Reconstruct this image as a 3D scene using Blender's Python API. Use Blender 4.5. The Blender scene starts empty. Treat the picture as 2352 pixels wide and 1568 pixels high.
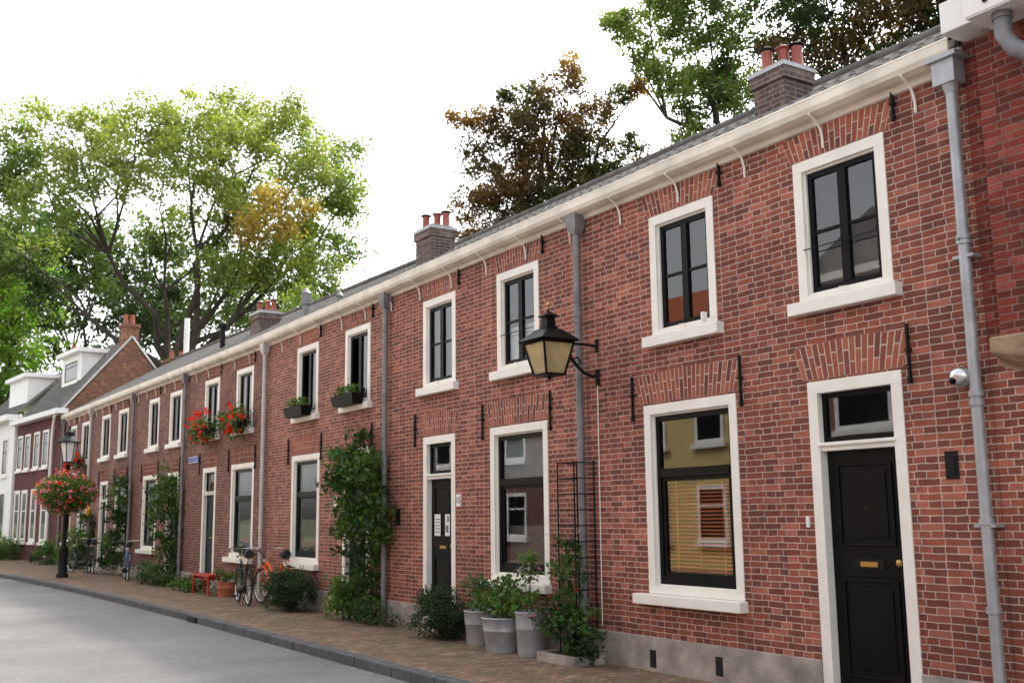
import bpy, math, random
import numpy as np
from mathutils import Vector, Matrix
random.seed(7); rng=np.random.default_rng(11)
S=bpy.context.scene
COL=bpy.context.collection

# ------------------------------------------------------------------ materials
def newmat(name):
    m=bpy.data.materials.new(name); m.use_nodes=True
    nt=m.node_tree; nt.nodes.clear()
    o=nt.nodes.new('ShaderNodeOutputMaterial'); return m,nt,o
def N(nt,t,**k):
    n=nt.nodes.new(t)
    for a,b in k.items(): setattr(n,a,b)
    return n
def L(nt,a,b): nt.links.new(a,b)
def mixc(nt,fac,c1,c2,mode='MIX'):
    n=N(nt,'ShaderNodeMix',data_type='RGBA',blend_type=mode)
    for i,v in ((0,fac),(6,c1),(7,c2)):
        if isinstance(v,(int,float)): n.inputs[i].default_value=v
        elif isinstance(v,tuple): n.inputs[i].default_value=(v[0],v[1],v[2],1)
        else: L(nt,v,n.inputs[i])
    return n.outputs[2]
def noise(nt,vec,scale,detail=4,rough=.55):
    n=N(nt,'ShaderNodeTexNoise'); n.inputs['Scale'].default_value=scale
    n.inputs['Detail'].default_value=detail; n.inputs['Roughness'].default_value=rough
    if vec is not None: L(nt,vec,n.inputs['Vector'])
    return n.outputs['Fac']
def ramp(nt,fac,stops):
    r=N(nt,'ShaderNodeValToRGB'); e=r.color_ramp.elements
    while len(e)<len(stops): e.new(.5)
    for i,(p,c) in enumerate(stops):
        e[i].position=p; e[i].color=(c[0],c[1],c[2],1) if isinstance(c,tuple) else (c,c,c,1)
    L(nt,fac,r.inputs[0]); return r.outputs[0]
def bump(nt,h,strength,dist):
    b=N(nt,'ShaderNodeBump'); b.inputs['Strength'].default_value=strength; b.inputs['Distance'].default_value=dist
    L(nt,h,b.inputs['Height']); return b.outputs[0]
def coords(nt):
    return N(nt,'ShaderNodeTexCoord').outputs['Object']
def plain(name,col,rough=.6,var=.2,scale=6,metal=0,bmp=.0,spec=.5,coat=0):
    m,nt,o=newmat(name); p=N(nt,'ShaderNodeBsdfPrincipled'); c=coords(nt)
    n=noise(nt,c,scale,6)
    a=tuple(v*(1-var) for v in col); b=tuple(min(1,v*(1+var)) for v in col)
    L(nt,mixc(nt,ramp(nt,n,[(.3,0.),(.7,1.)]),a,b),p.inputs['Base Color'])
    p.inputs['Roughness'].default_value=rough; p.inputs['Metallic'].default_value=metal
    p.inputs['Specular IOR Level'].default_value=spec; p.inputs['Coat Weight'].default_value=coat
    if bmp: L(nt,bump(nt,noise(nt,c,scale*5,4),bmp,.02),p.inputs['Normal'])
    L(nt,p.outputs[0],o.inputs[0]); return m
def brickmat(name,c1,c2,c3,mortar,axes='yz',bw=.215,rh=.0595,ms=.0045,dark=.0,weather=True):
    m,nt,o=newmat(name); p=N(nt,'ShaderNodeBsdfPrincipled'); c=coords(nt)
    sp=N(nt,'ShaderNodeSeparateXYZ'); L(nt,c,sp.inputs[0]); cb=N(nt,'ShaderNodeCombineXYZ')
    nx=noise(nt,c,5,3)   # slight waviness of the courses
    w=N(nt,'ShaderNodeMath',operation='MULTIPLY_ADD'); L(nt,nx,w.inputs[0]); w.inputs[1].default_value=.020
    nh=noise(nt,c,28,2)
    w2=N(nt,'ShaderNodeMath',operation='MULTIPLY_ADD'); L(nt,nh,w2.inputs[0]); w2.inputs[1].default_value=.018
    if axes=='yz': L(nt,sp.outputs[1],w2.inputs[2]); L(nt,sp.outputs[2],w.inputs[2])
    elif axes=='xz': L(nt,sp.outputs[0],w2.inputs[2]); L(nt,sp.outputs[2],w.inputs[2])
    else: L(nt,sp.outputs[0],w2.inputs[2]); L(nt,sp.outputs[1],w.inputs[2])
    L(nt,w2.outputs[0],cb.inputs[0]); L(nt,w.outputs[0],cb.inputs[1])
    def bt(a,b,mort):
        t=N(nt,'ShaderNodeTexBrick'); t.offset=.5; t.squash=.55; t.squash_frequency=2; t.offset_frequency=2
        L(nt,cb.outputs[0],t.inputs['Vector']); t.inputs['Scale'].default_value=1
        t.inputs['Color1'].default_value=(*a,1); t.inputs['Color2'].default_value=(*b,1)
        t.inputs['Mortar'].default_value=(*mort,1); t.inputs['Mortar Size'].default_value=ms
        t.inputs['Mortar Smooth'].default_value=.3; t.inputs['Bias'].default_value=0
        t.inputs['Brick Width'].default_value=bw; t.inputs['Row Height'].default_value=rh
        return t
    t=bt(c1,c2,mortar)
    t2=bt((1,1,1),(0,0,0),(0,0,0))
    base=t.outputs['Color']
    brickmask=N(nt,'ShaderNodeMath',operation='SUBTRACT'); brickmask.inputs[0].default_value=1; L(nt,t.outputs['Fac'],brickmask.inputs[1])
    def spot(lo,hi,colr,amt,base):
        r=ramp(nt,t2.outputs['Color'],[(lo-.03,0.),(lo,1.),(hi,1.),(min(1,hi+.03),0. if hi<.97 else 1.)])
        f3=N(nt,'ShaderNodeMath',operation='MULTIPLY'); L(nt,r,f3.inputs[0]); L(nt,brickmask.outputs[0],f3.inputs[1])
        f4=N(nt,'ShaderNodeMath',operation='MULTIPLY'); L(nt,f3.outputs[0],f4.inputs[0]); f4.inputs[1].default_value=amt
        return mixc(nt,f4.outputs[0],base,colr)
    col=spot(.78,.98,c3,.72,base)
    col=spot(.42,.52,tuple(min(1,v*1.2+.03) for v in c1),.7,col)
    col=spot(.18,.26,tuple(v*.75 for v in c2),.8,col)
    if weather:
        big=noise(nt,c,.7,5,.6); col=mixc(nt,.9,col,ramp(nt,big,[(.3,(.76,.76,.80)),(.7,(1.15,1.15,1.12))]),'MULTIPLY')
        mid=noise(nt,c,9,3); col=mixc(nt,.7,col,ramp(nt,mid,[(.3,(.68,.74,.82)),(.7,(1.22,1.15,1.1))]),'MULTIPLY')
        fine=noise(nt,c,60,3); col=mixc(nt,.7,col,ramp(nt,fine,[(.3,.72),(.7,1.22)]),'MULTIPLY')
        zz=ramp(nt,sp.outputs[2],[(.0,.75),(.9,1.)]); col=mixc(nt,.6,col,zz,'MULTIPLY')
    L(nt,col,p.inputs['Base Color']); p.inputs['Roughness'].default_value=.85; p.inputs['Specular IOR Level'].default_value=.25
    hgt=N(nt,'ShaderNodeMath',operation='MULTIPLY_ADD'); L(nt,noise(nt,c,50,4),hgt.inputs[0]); hgt.inputs[1].default_value=.5; L(nt,brickmask.outputs[0],hgt.inputs[2])
    L(nt,bump(nt,hgt.outputs[0],.5,.006),p.inputs['Normal'])
    L(nt,p.outputs[0],o.inputs[0]); return m
def attrmat(name,rough=.8,trans=0.,spec=.3,nz=True):
    m,nt,o=newmat(name); p=N(nt,'ShaderNodeBsdfPrincipled'); a=N(nt,'ShaderNodeAttribute'); a.attribute_name='Col'
    col=a.outputs['Color']
    if nz: col=mixc(nt,.6,col,ramp(nt,noise(nt,coords(nt),55,4),[(.3,.7),(.7,1.25)]),'MULTIPLY')
    L(nt,col,p.inputs['Base Color']); p.inputs['Roughness'].default_value=rough; p.inputs['Specular IOR Level'].default_value=spec
    if trans:
        t=N(nt,'ShaderNodeBsdfTranslucent'); L(nt,mixc(nt,1.,col,(1.5,1.5,.7),'MULTIPLY'),t.inputs[0])
        mx=N(nt,'ShaderNodeMixShader'); mx.inputs[0].default_value=trans; L(nt,p.outputs[0],mx.inputs[1]); L(nt,t.outputs[0],mx.inputs[2]); L(nt,mx.outputs[0],o.inputs[0])
    else: L(nt,p.outputs[0],o.inputs[0])
    return m
def glassmat(name,tint=(.88,.92,.92)):
    # thin pane: reflectance by angle, the same from both sides
    m,nt,o=newmat(name); tr=N(nt,'ShaderNodeBsdfTransparent'); tr.inputs[0].default_value=(*tint,1)
    g=N(nt,'ShaderNodeBsdfGlossy'); g.inputs['Roughness'].default_value=.012
    L(nt,bump(nt,noise(nt,coords(nt),1.1,1),.035,.02),g.inputs['Normal'])
    lw=N(nt,'ShaderNodeLayerWeight'); lw.inputs['Blend'].default_value=.5
    pw=N(nt,'ShaderNodeMath',operation='POWER'); L(nt,lw.outputs['Facing'],pw.inputs[0]); pw.inputs[1].default_value=4
    ma=N(nt,'ShaderNodeMath',operation='MULTIPLY_ADD'); L(nt,pw.outputs[0],ma.inputs[0]); ma.inputs[1].default_value=.85; ma.inputs[2].default_value=.11
    mx=N(nt,'ShaderNodeMixShader'); L(nt,ma.outputs[0],mx.inputs[0]); L(nt,tr.outputs[0],mx.inputs[1]); L(nt,g.outputs[0],mx.inputs[2]); L(nt,mx.outputs[0],o.inputs[0]); return m

MORT=(.57,.475,.41)
M={}
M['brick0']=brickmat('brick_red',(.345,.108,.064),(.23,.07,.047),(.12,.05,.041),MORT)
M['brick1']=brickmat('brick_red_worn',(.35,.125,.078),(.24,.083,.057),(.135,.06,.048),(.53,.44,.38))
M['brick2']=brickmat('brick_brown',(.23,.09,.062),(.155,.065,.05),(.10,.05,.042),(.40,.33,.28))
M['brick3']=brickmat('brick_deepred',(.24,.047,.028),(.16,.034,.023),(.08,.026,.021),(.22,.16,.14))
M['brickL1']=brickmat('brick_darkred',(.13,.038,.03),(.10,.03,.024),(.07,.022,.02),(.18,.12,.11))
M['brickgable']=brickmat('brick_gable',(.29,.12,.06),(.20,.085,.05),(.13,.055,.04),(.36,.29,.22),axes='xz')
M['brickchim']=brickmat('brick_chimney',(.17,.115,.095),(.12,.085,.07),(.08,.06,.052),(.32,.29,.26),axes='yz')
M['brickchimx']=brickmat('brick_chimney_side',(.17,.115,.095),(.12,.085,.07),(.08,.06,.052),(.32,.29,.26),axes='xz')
M['vous']=attrmat('arch_brick'); M['mortar']=plain('mortar',(.56,.465,.40),.9,.12,20)
M['cream']=plain('cream_paint',(.83,.81,.74),.5,.06,3)
M['white']=plain('white_paint',(.82,.82,.80),.5,.05,3)
M['gutter']=plain('gutter_paint',(.74,.70,.60),.5,.18,2.5)
M['black']=plain('black_gloss_paint',(.005,.0055,.006),.42,.2,4,spec=.12)
M['dgreen']=plain('dark_green_paint',(.006,.014,.012),.42,.2,4,spec=.12)
M['iron']=plain('black_iron',(.010,.010,.011),.6,.3,20,spec=.2)
M['zinc']=plain('zinc',(.38,.40,.42),.45,.18,6,metal=.35)
M['zincd']=plain('zinc_weathered',(.20,.20,.21),.55,.25,6,metal=.2)
M['zincw']=plain('painted_pipe',(.50,.49,.47),.5,.15,6)
M['steel']=plain('brushed_steel',(.6,.6,.6),.25,.05,6,metal=1)
M['brass']=plain('brass',(.5,.33,.10),.3,.1,6,metal=1)
M['concrete']=plain('plinth_concrete',(.32,.285,.25),.9,.4,3.2,bmp=.4)
M['tile']=plain('roof_tile_grey',(.13,.125,.12),1.,.35,5,spec=.0)
M['tilered']=plain('roof_tile_red',(.36,.10,.05),.9,.3,5,spec=.1)
M['terra']=plain('terracotta',(.40,.13,.07),.6,.2,6)
M['pot']=plain('chimney_pot_clay',(.30,.07,.05),.4,.2,6)
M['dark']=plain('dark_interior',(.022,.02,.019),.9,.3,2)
M['voidm']=plain('black_void',(.006,.006,.006),.9,.2,2)
M['curtain']=plain('grey_curtain',(.20,.235,.235),.9,.12,4)
M['curtainw']=plain('net_curtain',(.50,.52,.52),.9,.12,8)
M['screen']=plain('brown_screen',(.075,.065,.062),.9,.12,8)
M['blind']=plain('wood_blind',(.40,.105,.028),.45,.25,5)
M['glass']=glassmat('window_glass')
M['lampglass']=plain('lantern_glass_amber',(.42,.34,.17),.3,.25,5)
M['lampwhite']=plain('lantern_glass_milky',(.7,.7,.68),.3,.1,5)
M['yellow']=plain('yellow_render',(.62,.48,.20),.8,.1,2)
M['red']=plain('red_paint',(.42,.018,.012),.4,.15,5)
M['orange']=plain('orange_paint',(.75,.12,.01),.3,.1,5)
M['blue']=plain('blue_paint',(.05,.12,.35),.4,.1,5)
M['bluesign']=plain('blue_enamel',(.03,.06,.35),.3,.05,5)
M['rubber']=plain('tyre_rubber',(.015,.015,.015),.7,.2,10)
M['paper']=plain('paper',(.75,.75,.74),.7,.08,30)
M['bark']=plain('bark',(.05,.04,.03),.9,.4,3,bmp=.5)
M['soil']=plain('soil',(.03,.022,.015),.95,.4,20,bmp=.6)
M['kerb']=plain('kerb_basalt',(.07,.073,.078),.8,.35,5,bmp=.4)
M['leaf']=attrmat('leaf',.5,.40,.35,nz=False)
M['petal']=attrmat('petal',.6,.25,.2,nz=False)
M['stem']=plain('stem',(.06,.075,.03),.8,.3,6)
M['stone']=plain('corbel_stone',(.33,.24,.15),.85,.3,8,bmp=.4)

def roadmat():
    m,nt,o=newmat('asphalt'); p=N(nt,'ShaderNodeBsdfPrincipled'); c=coords(nt)
    col=mixc(nt,ramp(nt,noise(nt,c,.35,5,.6),[(.35,0.),(.65,1.)]),(.142,.14,.139),(.20,.196,.192))
    col=mixc(nt,.8,col,ramp(nt,noise(nt,c,70,4,.8),[(.3,.6),(.7,1.35)]),'MULTIPLY')
    col=mixc(nt,.6,col,ramp(nt,noise(nt,c,7,5,.7),[(.3,.82),(.7,1.12)]),'MULTIPLY')
    L(nt,col,p.inputs['Base Color']); p.inputs['Roughness'].default_value=.85; p.inputs['Specular IOR Level'].default_value=.2
    L(nt,bump(nt,noise(nt,c,90,3),.6,.008),p.inputs['Normal']); L(nt,p.outputs[0],o.inputs[0]); return m
M['road']=roadmat()
def pavemat():
    m=brickmat('clinker_paving',(.29,.175,.115),(.20,.13,.09),(.12,.09,.07),(.055,.05,.035),axes='xy',bw=.2,rh=.066,ms=.006,weather=False)
    nt=m.node_tree; p=[n for n in nt.nodes if n.type=='BSDF_PRINCIPLED'][0]
    src=p.inputs['Base Color'].links[0].from_socket; c=coords(nt)
    col=mixc(nt,ramp(nt,noise(nt,c,1.1,6,.65),[(.45,0.),(.70,.6)]),src,(.12,.12,.06))
    col=mixc(nt,.8,col,ramp(nt,noise(nt,c,2.5,5,.6),[(.3,.7),(.7,1.3)]),'MULTIPLY')
    col=mixc(nt,.8,col,ramp(nt,noise(nt,c,14,4,.6),[(.3,.65),(.7,1.35)]),'MULTIPLY')
    L(nt,col,p.inputs['Base Color']); return m
M['pave']=pavemat()
M['earth']=plain('earth_grass',(.07,.085,.035),.95,.4,.4)

# ------------------------------------------------------------------ mesh builder
def warp(v):
    x,y,z=v
    if y>22 and z>1.65: z+=min(1,(y-22)/22)*.075*(z-1.65)
    return (x,y,z)
def empty(name,loc=(0,0,0)):
    e=bpy.data.objects.new(name,None); e.location=loc; e.empty_display_size=.3; COL.objects.link(e); return e
def link(ob,parent=None):
    COL.objects.link(ob)
    if parent is not None:
        ob.parent=parent; ob.matrix_parent_inverse=Matrix.Translation(-Vector(parent.location))
class MB:
    def __init__(s,xf=None): s.v=[];s.f=[];s.c=[];s.xf=xf;s.cur=(1,1,1);s.sm=[]
    def add(s,vs,fs,smooth=False):
        b=len(s.v); s.v+= [s.xf(v) for v in vs] if s.xf else [tuple(v) for v in vs]
        for f in fs: s.f.append([b+i for i in f]); s.c.append(s.cur); s.sm.append(smooth)
    def box(s,x0,x1,y0,y1,z0,z1):
        if x0>x1:x0,x1=x1,x0
        if y0>y1:y0,y1=y1,y0
        if z0>z1:z0,z1=z1,z0
        s.add([(x0,y0,z0),(x1,y0,z0),(x1,y1,z0),(x0,y1,z0),(x0,y0,z1),(x1,y0,z1),(x1,y1,z1),(x0,y1,z1)],
              [(3,2,1,0),(4,5,6,7),(0,1,5,4),(1,2,6,5),(2,3,7,6),(3,0,4,7)])
    def quad(s,*p): s.add(list(p),[tuple(range(len(p)))])
    def tube(s,pts,r,n=8,cap=True):
        P=[Vector(p) for p in pts]; k=len(P); R=r if isinstance(r,(list,tuple)) else [r]*k
        vs=[]; up=None
        for i in range(k):
            t=(P[min(i+1,k-1)]-P[max(i-1,0)]).normalized()
            if up is None: up=Vector((0,0,1)) if abs(t.z)<.9 else Vector((1,0,0))
            a=t.cross(up)
            if a.length<1e-4: a=t.cross(Vector((0,1,.1)))
            a.normalize(); b=a.cross(t).normalized(); up=b
            for j in range(n):
                q=2*math.pi*j/n; vs.append(tuple(P[i]+a*math.cos(q)*R[i]+b*math.sin(q)*R[i]))
        fs=[(i*n+j,i*n+(j+1)%n,(i+1)*n+(j+1)%n,(i+1)*n+j) for i in range(k-1) for j in range(n)]
        if cap: fs+=[tuple(range(n))[::-1],tuple((k-1)*n+j for j in range(n))]
        s.add(vs,fs,True)
    def lathe(s,c,prof,n=20,seg=None):
        vs=[];k=len(prof)
        for r,z in prof:
            for j in range(n):
                q=2*math.pi*(j+(.5 if n==4 else 0))/n; vs.append((c[0]+r*math.cos(q),c[1]+r*math.sin(q),c[2]+z))
        fs=[(i*n+j,i*n+(j+1)%n,(i+1)*n+(j+1)%n,(i+1)*n+j) for i in range(k-1) for j in range(n)]
        fs+=[tuple(range(n))[::-1],tuple((k-1)*n+j for j in range(n))]
        s.add(vs,fs,n>8)
    def ring(s,c,R,r,ax,n=28,m=6):
        ax=Vector(ax).normalized(); a=ax.orthogonal().normalized(); b=ax.cross(a); vs=[];c=Vector(c)
        for i in range(n):
            q=2*math.pi*i/n; d=a*math.cos(q)+b*math.sin(q)
            for j in range(m):
                w=2*math.pi*j/m; vs.append(tuple(c+d*(R+r*math.cos(w))+ax*r*math.sin(w)))
        s.add(vs,[(i*m+j,i*m+(j+1)%m,((i+1)%n)*m+(j+1)%m,((i+1)%n)*m+j) for i in range(n) for j in range(m)],True)
    def done(s,name,mat,parent=None,wp=False,bevel=0,solid=False,origin=None):
        if not s.v: return None
        V=[warp(v) for v in s.v] if wp else s.v
        if origin is not None: V=[(v[0]-origin[0],v[1]-origin[1],v[2]-origin[2]) for v in V]
        me=bpy.data.meshes.new(name); me.from_pydata(V,[],s.f); me.validate()
        if len(me.polygons)==len(s.f):
            me.polygons.foreach_set('use_smooth',s.sm)
            if any(c!=(1,1,1) for c in s.c):
                at=me.attributes.new('Col','FLOAT_COLOR','FACE'); at.data.foreach_set('color',np.array([(*c,1) for c in s.c],dtype=np.float32).ravel())
        me.materials.append(M[mat]); ob=bpy.data.objects.new(name,me)
        if origin is not None: ob.location=origin
        link(ob,parent)
        if any(s.sm):
            try: me.set_sharp_from_angle(angle=math.radians(50))
            except Exception: pass
        if bevel:
            b=ob.modifiers.new('b','BEVEL'); b.width=bevel; b.segments=2; b.limit_method='ANGLE'
        return ob
class Grp:
    """builders keyed by part+material, all children of one parent"""
    def __init__(s,name,loc,xf=None,wp=False): s.e=empty(name,loc); s.d={}; s.xf=xf; s.wp=wp
    def __call__(s,part,mat):
        k=(part,mat)
        if k not in s.d: s.d[k]=MB(s.xf)
        return s.d[k]
    def done(s,bev={}):
        for (p,m),b in s.d.items(): b.done(p,m,s.e,s.wp,bev.get(p,0))

# ------------------------------------------------------------------ leaves
NLEAF=[0]
def leafmesh(name,C,size,colr,mat='leaf',parent=None,upb=.6,asp=.55,origin=None):
    C=np.asarray(C,float); n=len(C); NLEAF[0]+=n; size=np.asarray(size).reshape(-1,1)*np.ones((n,1))
    nr=rng.normal(size=(n,3)); nr[:,2]+=upb; nr/=np.linalg.norm(nr,axis=1,keepdims=True)
    t=np.cross(nr,rng.normal(size=(n,3))); t/=np.linalg.norm(t,axis=1,keepdims=True)+1e-9; b=np.cross(nr,t)
    if origin is not None: C=C-np.array(origin)
    V=np.stack([C-t*size*.5,C+b*size*asp*.5+nr*size*.08,C+t*size*.5,C-b*size*asp*.5+nr*size*.08],1).reshape(-1,3)
    me=bpy.data.meshes.new(name); me.vertices.add(4*n); me.vertices.foreach_set('co',V.astype(np.float32).ravel())
    me.loops.add(4*n); me.loops.foreach_set('vertex_index',np.arange(4*n,dtype=np.int32))
    me.polygons.add(n); me.polygons.foreach_set('loop_start',np.arange(0,4*n,4,dtype=np.int32))
    me.polygons.foreach_set('loop_total',np.full(n,4,dtype=np.int32)); me.update()
    at=me.attributes.new('Col','FLOAT_COLOR','FACE'); c4=np.ones((n,4),np.float32); c4[:,:3]=np.clip(colr,0,1); at.data.foreach_set('color',c4.ravel())
    me.materials.append(M[mat]); ob=bpy.data.objects.new(name,me)
    if origin is not None: ob.location=origin
    link(ob,parent); return ob
def clumps(lobes,dens,csz,lsz,colvar=.25,shell=.55,flat=.75):
    P=[];Cc=[];K=[]
    for lb in lobes:
        x,y,z,r,c=lb[:5]; sq=lb[5] if len(lb)>5 else .85
        nc=max(6,int(dens*2.5*(r/csz)**2))
        d=rng.normal(size=(nc,3)); d/=np.linalg.norm(d,axis=1,keepdims=True)
        rad=r*rng.uniform(.15,1.12,size=(nc,1))**shell; cen=np.array([x,y,z])+d*rad*np.array([1,1,sq])
        for q in cen:
            k=csz*rng.uniform(.55,1.25); nl=int(rng.uniform(.6,1.3)*(k/lsz)**2*6.0)+6
            pts=q+rng.normal(size=(nl,3))*np.array([.42,.42,.42*flat])*k
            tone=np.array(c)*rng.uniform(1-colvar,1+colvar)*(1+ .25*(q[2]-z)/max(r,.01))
            P.append(pts); Cc.append(tone*rng.uniform(.7,1.3,size=(nl,1))*(1+rng.normal(size=(nl,3))*.07)); K.append((q,lb))
    return np.concatenate(P),np.concatenate(Cc),K
def wob(a,b,n,amp):
    a=Vector(a);b=Vector(b);L_=(b-a).length; pts=[a]
    for i in range(1,n): pts.append(a.lerp(b,i/n)+Vector((rng.normal(),rng.normal(),rng.normal()*.6+.5*math.sin(math.pi*i/n)))*amp*L_)
    return pts+[b]
def tree(name,base,rot,lobes,trunk_r,fork,csz,lsz,dens=2.2,leader=0.,grow=1.2,sat=2):
    """lobes in tree-local frame: (a right, b depth, z above ground, r, col)"""
    ca,sa=math.cos(rot),math.sin(rot)
    W=lambda a,b,z:(base[0]+a*ca+b*sa, base[1]-a*sa+b*ca, base[2]+z)
    e=empty(name,base); t=MB()
    F=Vector(W(.0,0,fork)); t.tube([W(0,0,-.2),W(.1,.1,fork*.5),F],[trunk_r*1.25,trunk_r,trunk_r*.85],10)
    LL=[(*W(l[0],l[1],l[2]),l[3]*grow,l[4]) for l in lobes]
    EX=[]
    for l in LL:
        for _ in range(sat):
            dd=rng.normal(size=3); dd/=np.linalg.norm(dd); dd[2]*=.7; s_=rng.uniform(.35,.6); f=rng.uniform(.8,1.15)
            EX.append((l[0]+dd[0]*l[3]*1.05,l[1]+dd[1]*l[3]*1.05,l[2]+dd[2]*l[3]*1.05,l[3]*s_,tuple(v*f for v in l[4])))
    P,C,K=clumps(LL+EX,dens,csz,lsz)
    C3=np.array([l[:3] for l in LL]); nh=max(3,len(LL)//4); hubs=C3[rng.choice(len(LL),nh,replace=False)].copy()
    for _ in range(6):
        a=np.argmin(((C3[:,None]-hubs[None])**2).sum(-1),1)
        for j in range(nh):
            if (a==j).any(): hubs[j]=C3[a==j].mean(0)
    for j in range(nh):
        if not (a==j).any(): continue
        src=F.copy()
        H=Vector(hubs[j]); hub=src.lerp(H,.62); hub.z-= (H-src).length*.06
        if leader: src=Vector((F.x,F.y,min(F.z+leader,max(F.z,hub.z-.6))))
        r0=trunk_r*.42; t.tube(wob(src,hub,4,.05),[r0,r0*.85,r0*.7,r0*.58,r0*.48],7,False)
        for i in np.where(a==j)[0]: t.tube(wob(hub,C3[i],3,.07),[r0*.42,r0*.3,r0*.2,r0*.1],5,False)
    if leader: t.tube(wob(F,F+Vector((0,0,leader)),4,.02),[trunk_r*.85,trunk_r*.65,trunk_r*.45,trunk_r*.3,trunk_r*.15],8)
    for q,lb in K[::4]:
        c=Vector(lb[:3]); q=Vector(q); t.tube(wob(c,q,2,.12),[trunk_r*.05,trunk_r*.035,trunk_r*.015],4,False)
    t.done('trunk_and_limbs','bark',e)
    leafmesh('foliage',P,rng.uniform(.6,1.25,len(P))*lsz,C,'leaf',e)

# ================================================================== GROUND
def kx(y): return -2.1-(max(0,y-17)**2)*.0019
ys=list(np.linspace(-30,17,12))+list(np.linspace(18,90,37))
RW=8.3
b=MB(); b.box(-400,400,-300,600,-.6,-.16); b.done('ground','earth')
b=MB()
for a,c in zip(ys[:-1],ys[1:]):
    b.quad((kx(a)-.0,a,-.11),(kx(c)-.0,c,-.11),(kx(c)-RW,c,-.11),(kx(a)-RW,a,-.11))
b.done('road','road')
b=MB(); b2=MB()
for a,c in zip(ys[:-1],ys[1:]):
    b.quad((kx(a)+.17,a,0),(1.5,a,0),(1.5,c,0),(kx(c)+.17,c,0))
    b2.quad((kx(a)-RW-.15,a,0),(kx(c)-RW-.15,c,0),(kx(c)-14,c,0),(kx(a)-14,a,0))
b.done('pavement','pave'); b2.done('pavement','pave')
b=MB(); y=-20
while y<85:
    y1=y+.985; j=random.uniform(-.005,.005)
    for off in (0,-RW-.15):
        x0,x1=kx(y)+off,kx(y1)+off
        vs=[(x0,y,-.2),(x0+.175,y,-.2),(x1+.175,y1,-.2),(x1,y1,-.2),(x0+.012,y,.006+j),(x0+.175,y,.006+j),(x1+.175,y1,.006+j),(x1+.012,y1,.006+j)]
        b.add(vs,[(3,2,1,0),(4,5,6,7),(0,1,5,4),(1,2,6,5),(2,3,7,6),(3,0,4,7)])
    y+=1.0
b.done('kerb','kerb',bevel=.015)
b=MB(); b.box(kx(18.7)-.02,kx(18.7)+.1,18.45,18.95,-.1,-.02); b.done('storm_drain','iron')
b=MB(); b.lathe((-5.2,24.0,-.109),[(.33,0),(.33,.006),(.29,.006),(.29,.003),(.01,.003)],24); b.done('manhole_cover','iron')
n=700; yy=rng.uniform(7,40,n); xx=np.where(rng.uniform(size=n)<.6,np.array([kx(v) for v in yy])-np.abs(rng.normal(size=n))*.12,rng.uniform(-2,-.1,n))
zz=np.where(xx<np.array([kx(v) for v in yy]),-.10,.012)
P=np.column_stack([xx,yy,zz]); leafmesh('fallen_leaves',P,rng.uniform(.02,.05,n),np.array([(.25,.17,.05),(.16,.10,.04),(.22,.2,.06)])[rng.integers(0,3,n)],upb=8)

# ================================================================== ROW HOUSES
FW=.105
def arch(g,ya,yb,z0,h,flare=.09,tone=1.):
    n=max(10,int((yb-ya)/.060)); col=g('arches','vous'); mo=g('arch_mortar','mortar')
    crown=.035
    def top(t): return z0+h+crown*(1-(2*t-1)**2)
    K=10
    for i in range(K):
        t0,t1=i/K,(i+1)/K
        mo.quad((-.003,ya+(yb-ya)*t0,z0),(-.003,ya-flare+(yb-ya+2*flare)*t0,top(t0)),(-.003,ya-flare+(yb-ya+2*flare)*t1,top(t1)),(-.003,ya+(yb-ya)*t1,z0))
    g_=.11
    tn=1. if ya<21 else .72
    for i in range(n):
        t0,t1=(i+g_)/n,(i+1-g_)/n
        cut=.66 if i%2 else .34
        for s0,s1 in ((0.01,cut-.02),(cut+.02,.995)):
            f=random.uniform(.75,1.15)*tn; base=random.choice([(.345,.105,.060),(.28,.082,.05),(.35,.115,.068),(.18,.060,.045)])
            col.cur=tuple(c*f for c in base)
            def P(t,s,x):
                yb0=ya+(yb-ya)*t; yt=ya-flare+(yb-ya+2*flare)*t; return (x,yb0+(yt-yb0)*s,z0+(top(t)-z0)*s)
            vs=[P(t0,s0,-.002),P(t1,s0,-.002),P(t1,s1,-.002),P(t0,s1,-.002),P(t0,s0,-.006),P(t1,s0,-.006),P(t1,s1,-.006),P(t0,s1,-.006)]
            col.add(vs,[(4,5,6,7),(0,1,5,4),(1,2,6,5),(2,3,7,6),(3,0,4,7)])
def frame(b,x0,x1,ya,yb,z0,z1,w,wt=None,wb=None):
    wt=w if wt is None else wt; wb=w if wb is None else wb
    b.box(x0,x1,ya,yb,z1-wt,z1)
    if wb>0: b.box(x0,x1,ya,yb,z0,z0+wb)
    b.box(x0,x1,ya,ya+w,z0+wb,z1-wt); b.box(x0,x1,yb-w,yb,z0+wb,z1-wt)
def anchor(g,y,z0,z1):
    b=g('wall_anchors','iron'); b.box(-.04,-.012,y-.009,y+.009,z0,z1); zm=(z0*.45+z1*.55); b.box(-.05,-.0,y-.018,y+.018,zm-.016,zm+.016)
    b.box(-.046,-.012,y-.014,y+.014,z0-.01,z0+.045)
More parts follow.
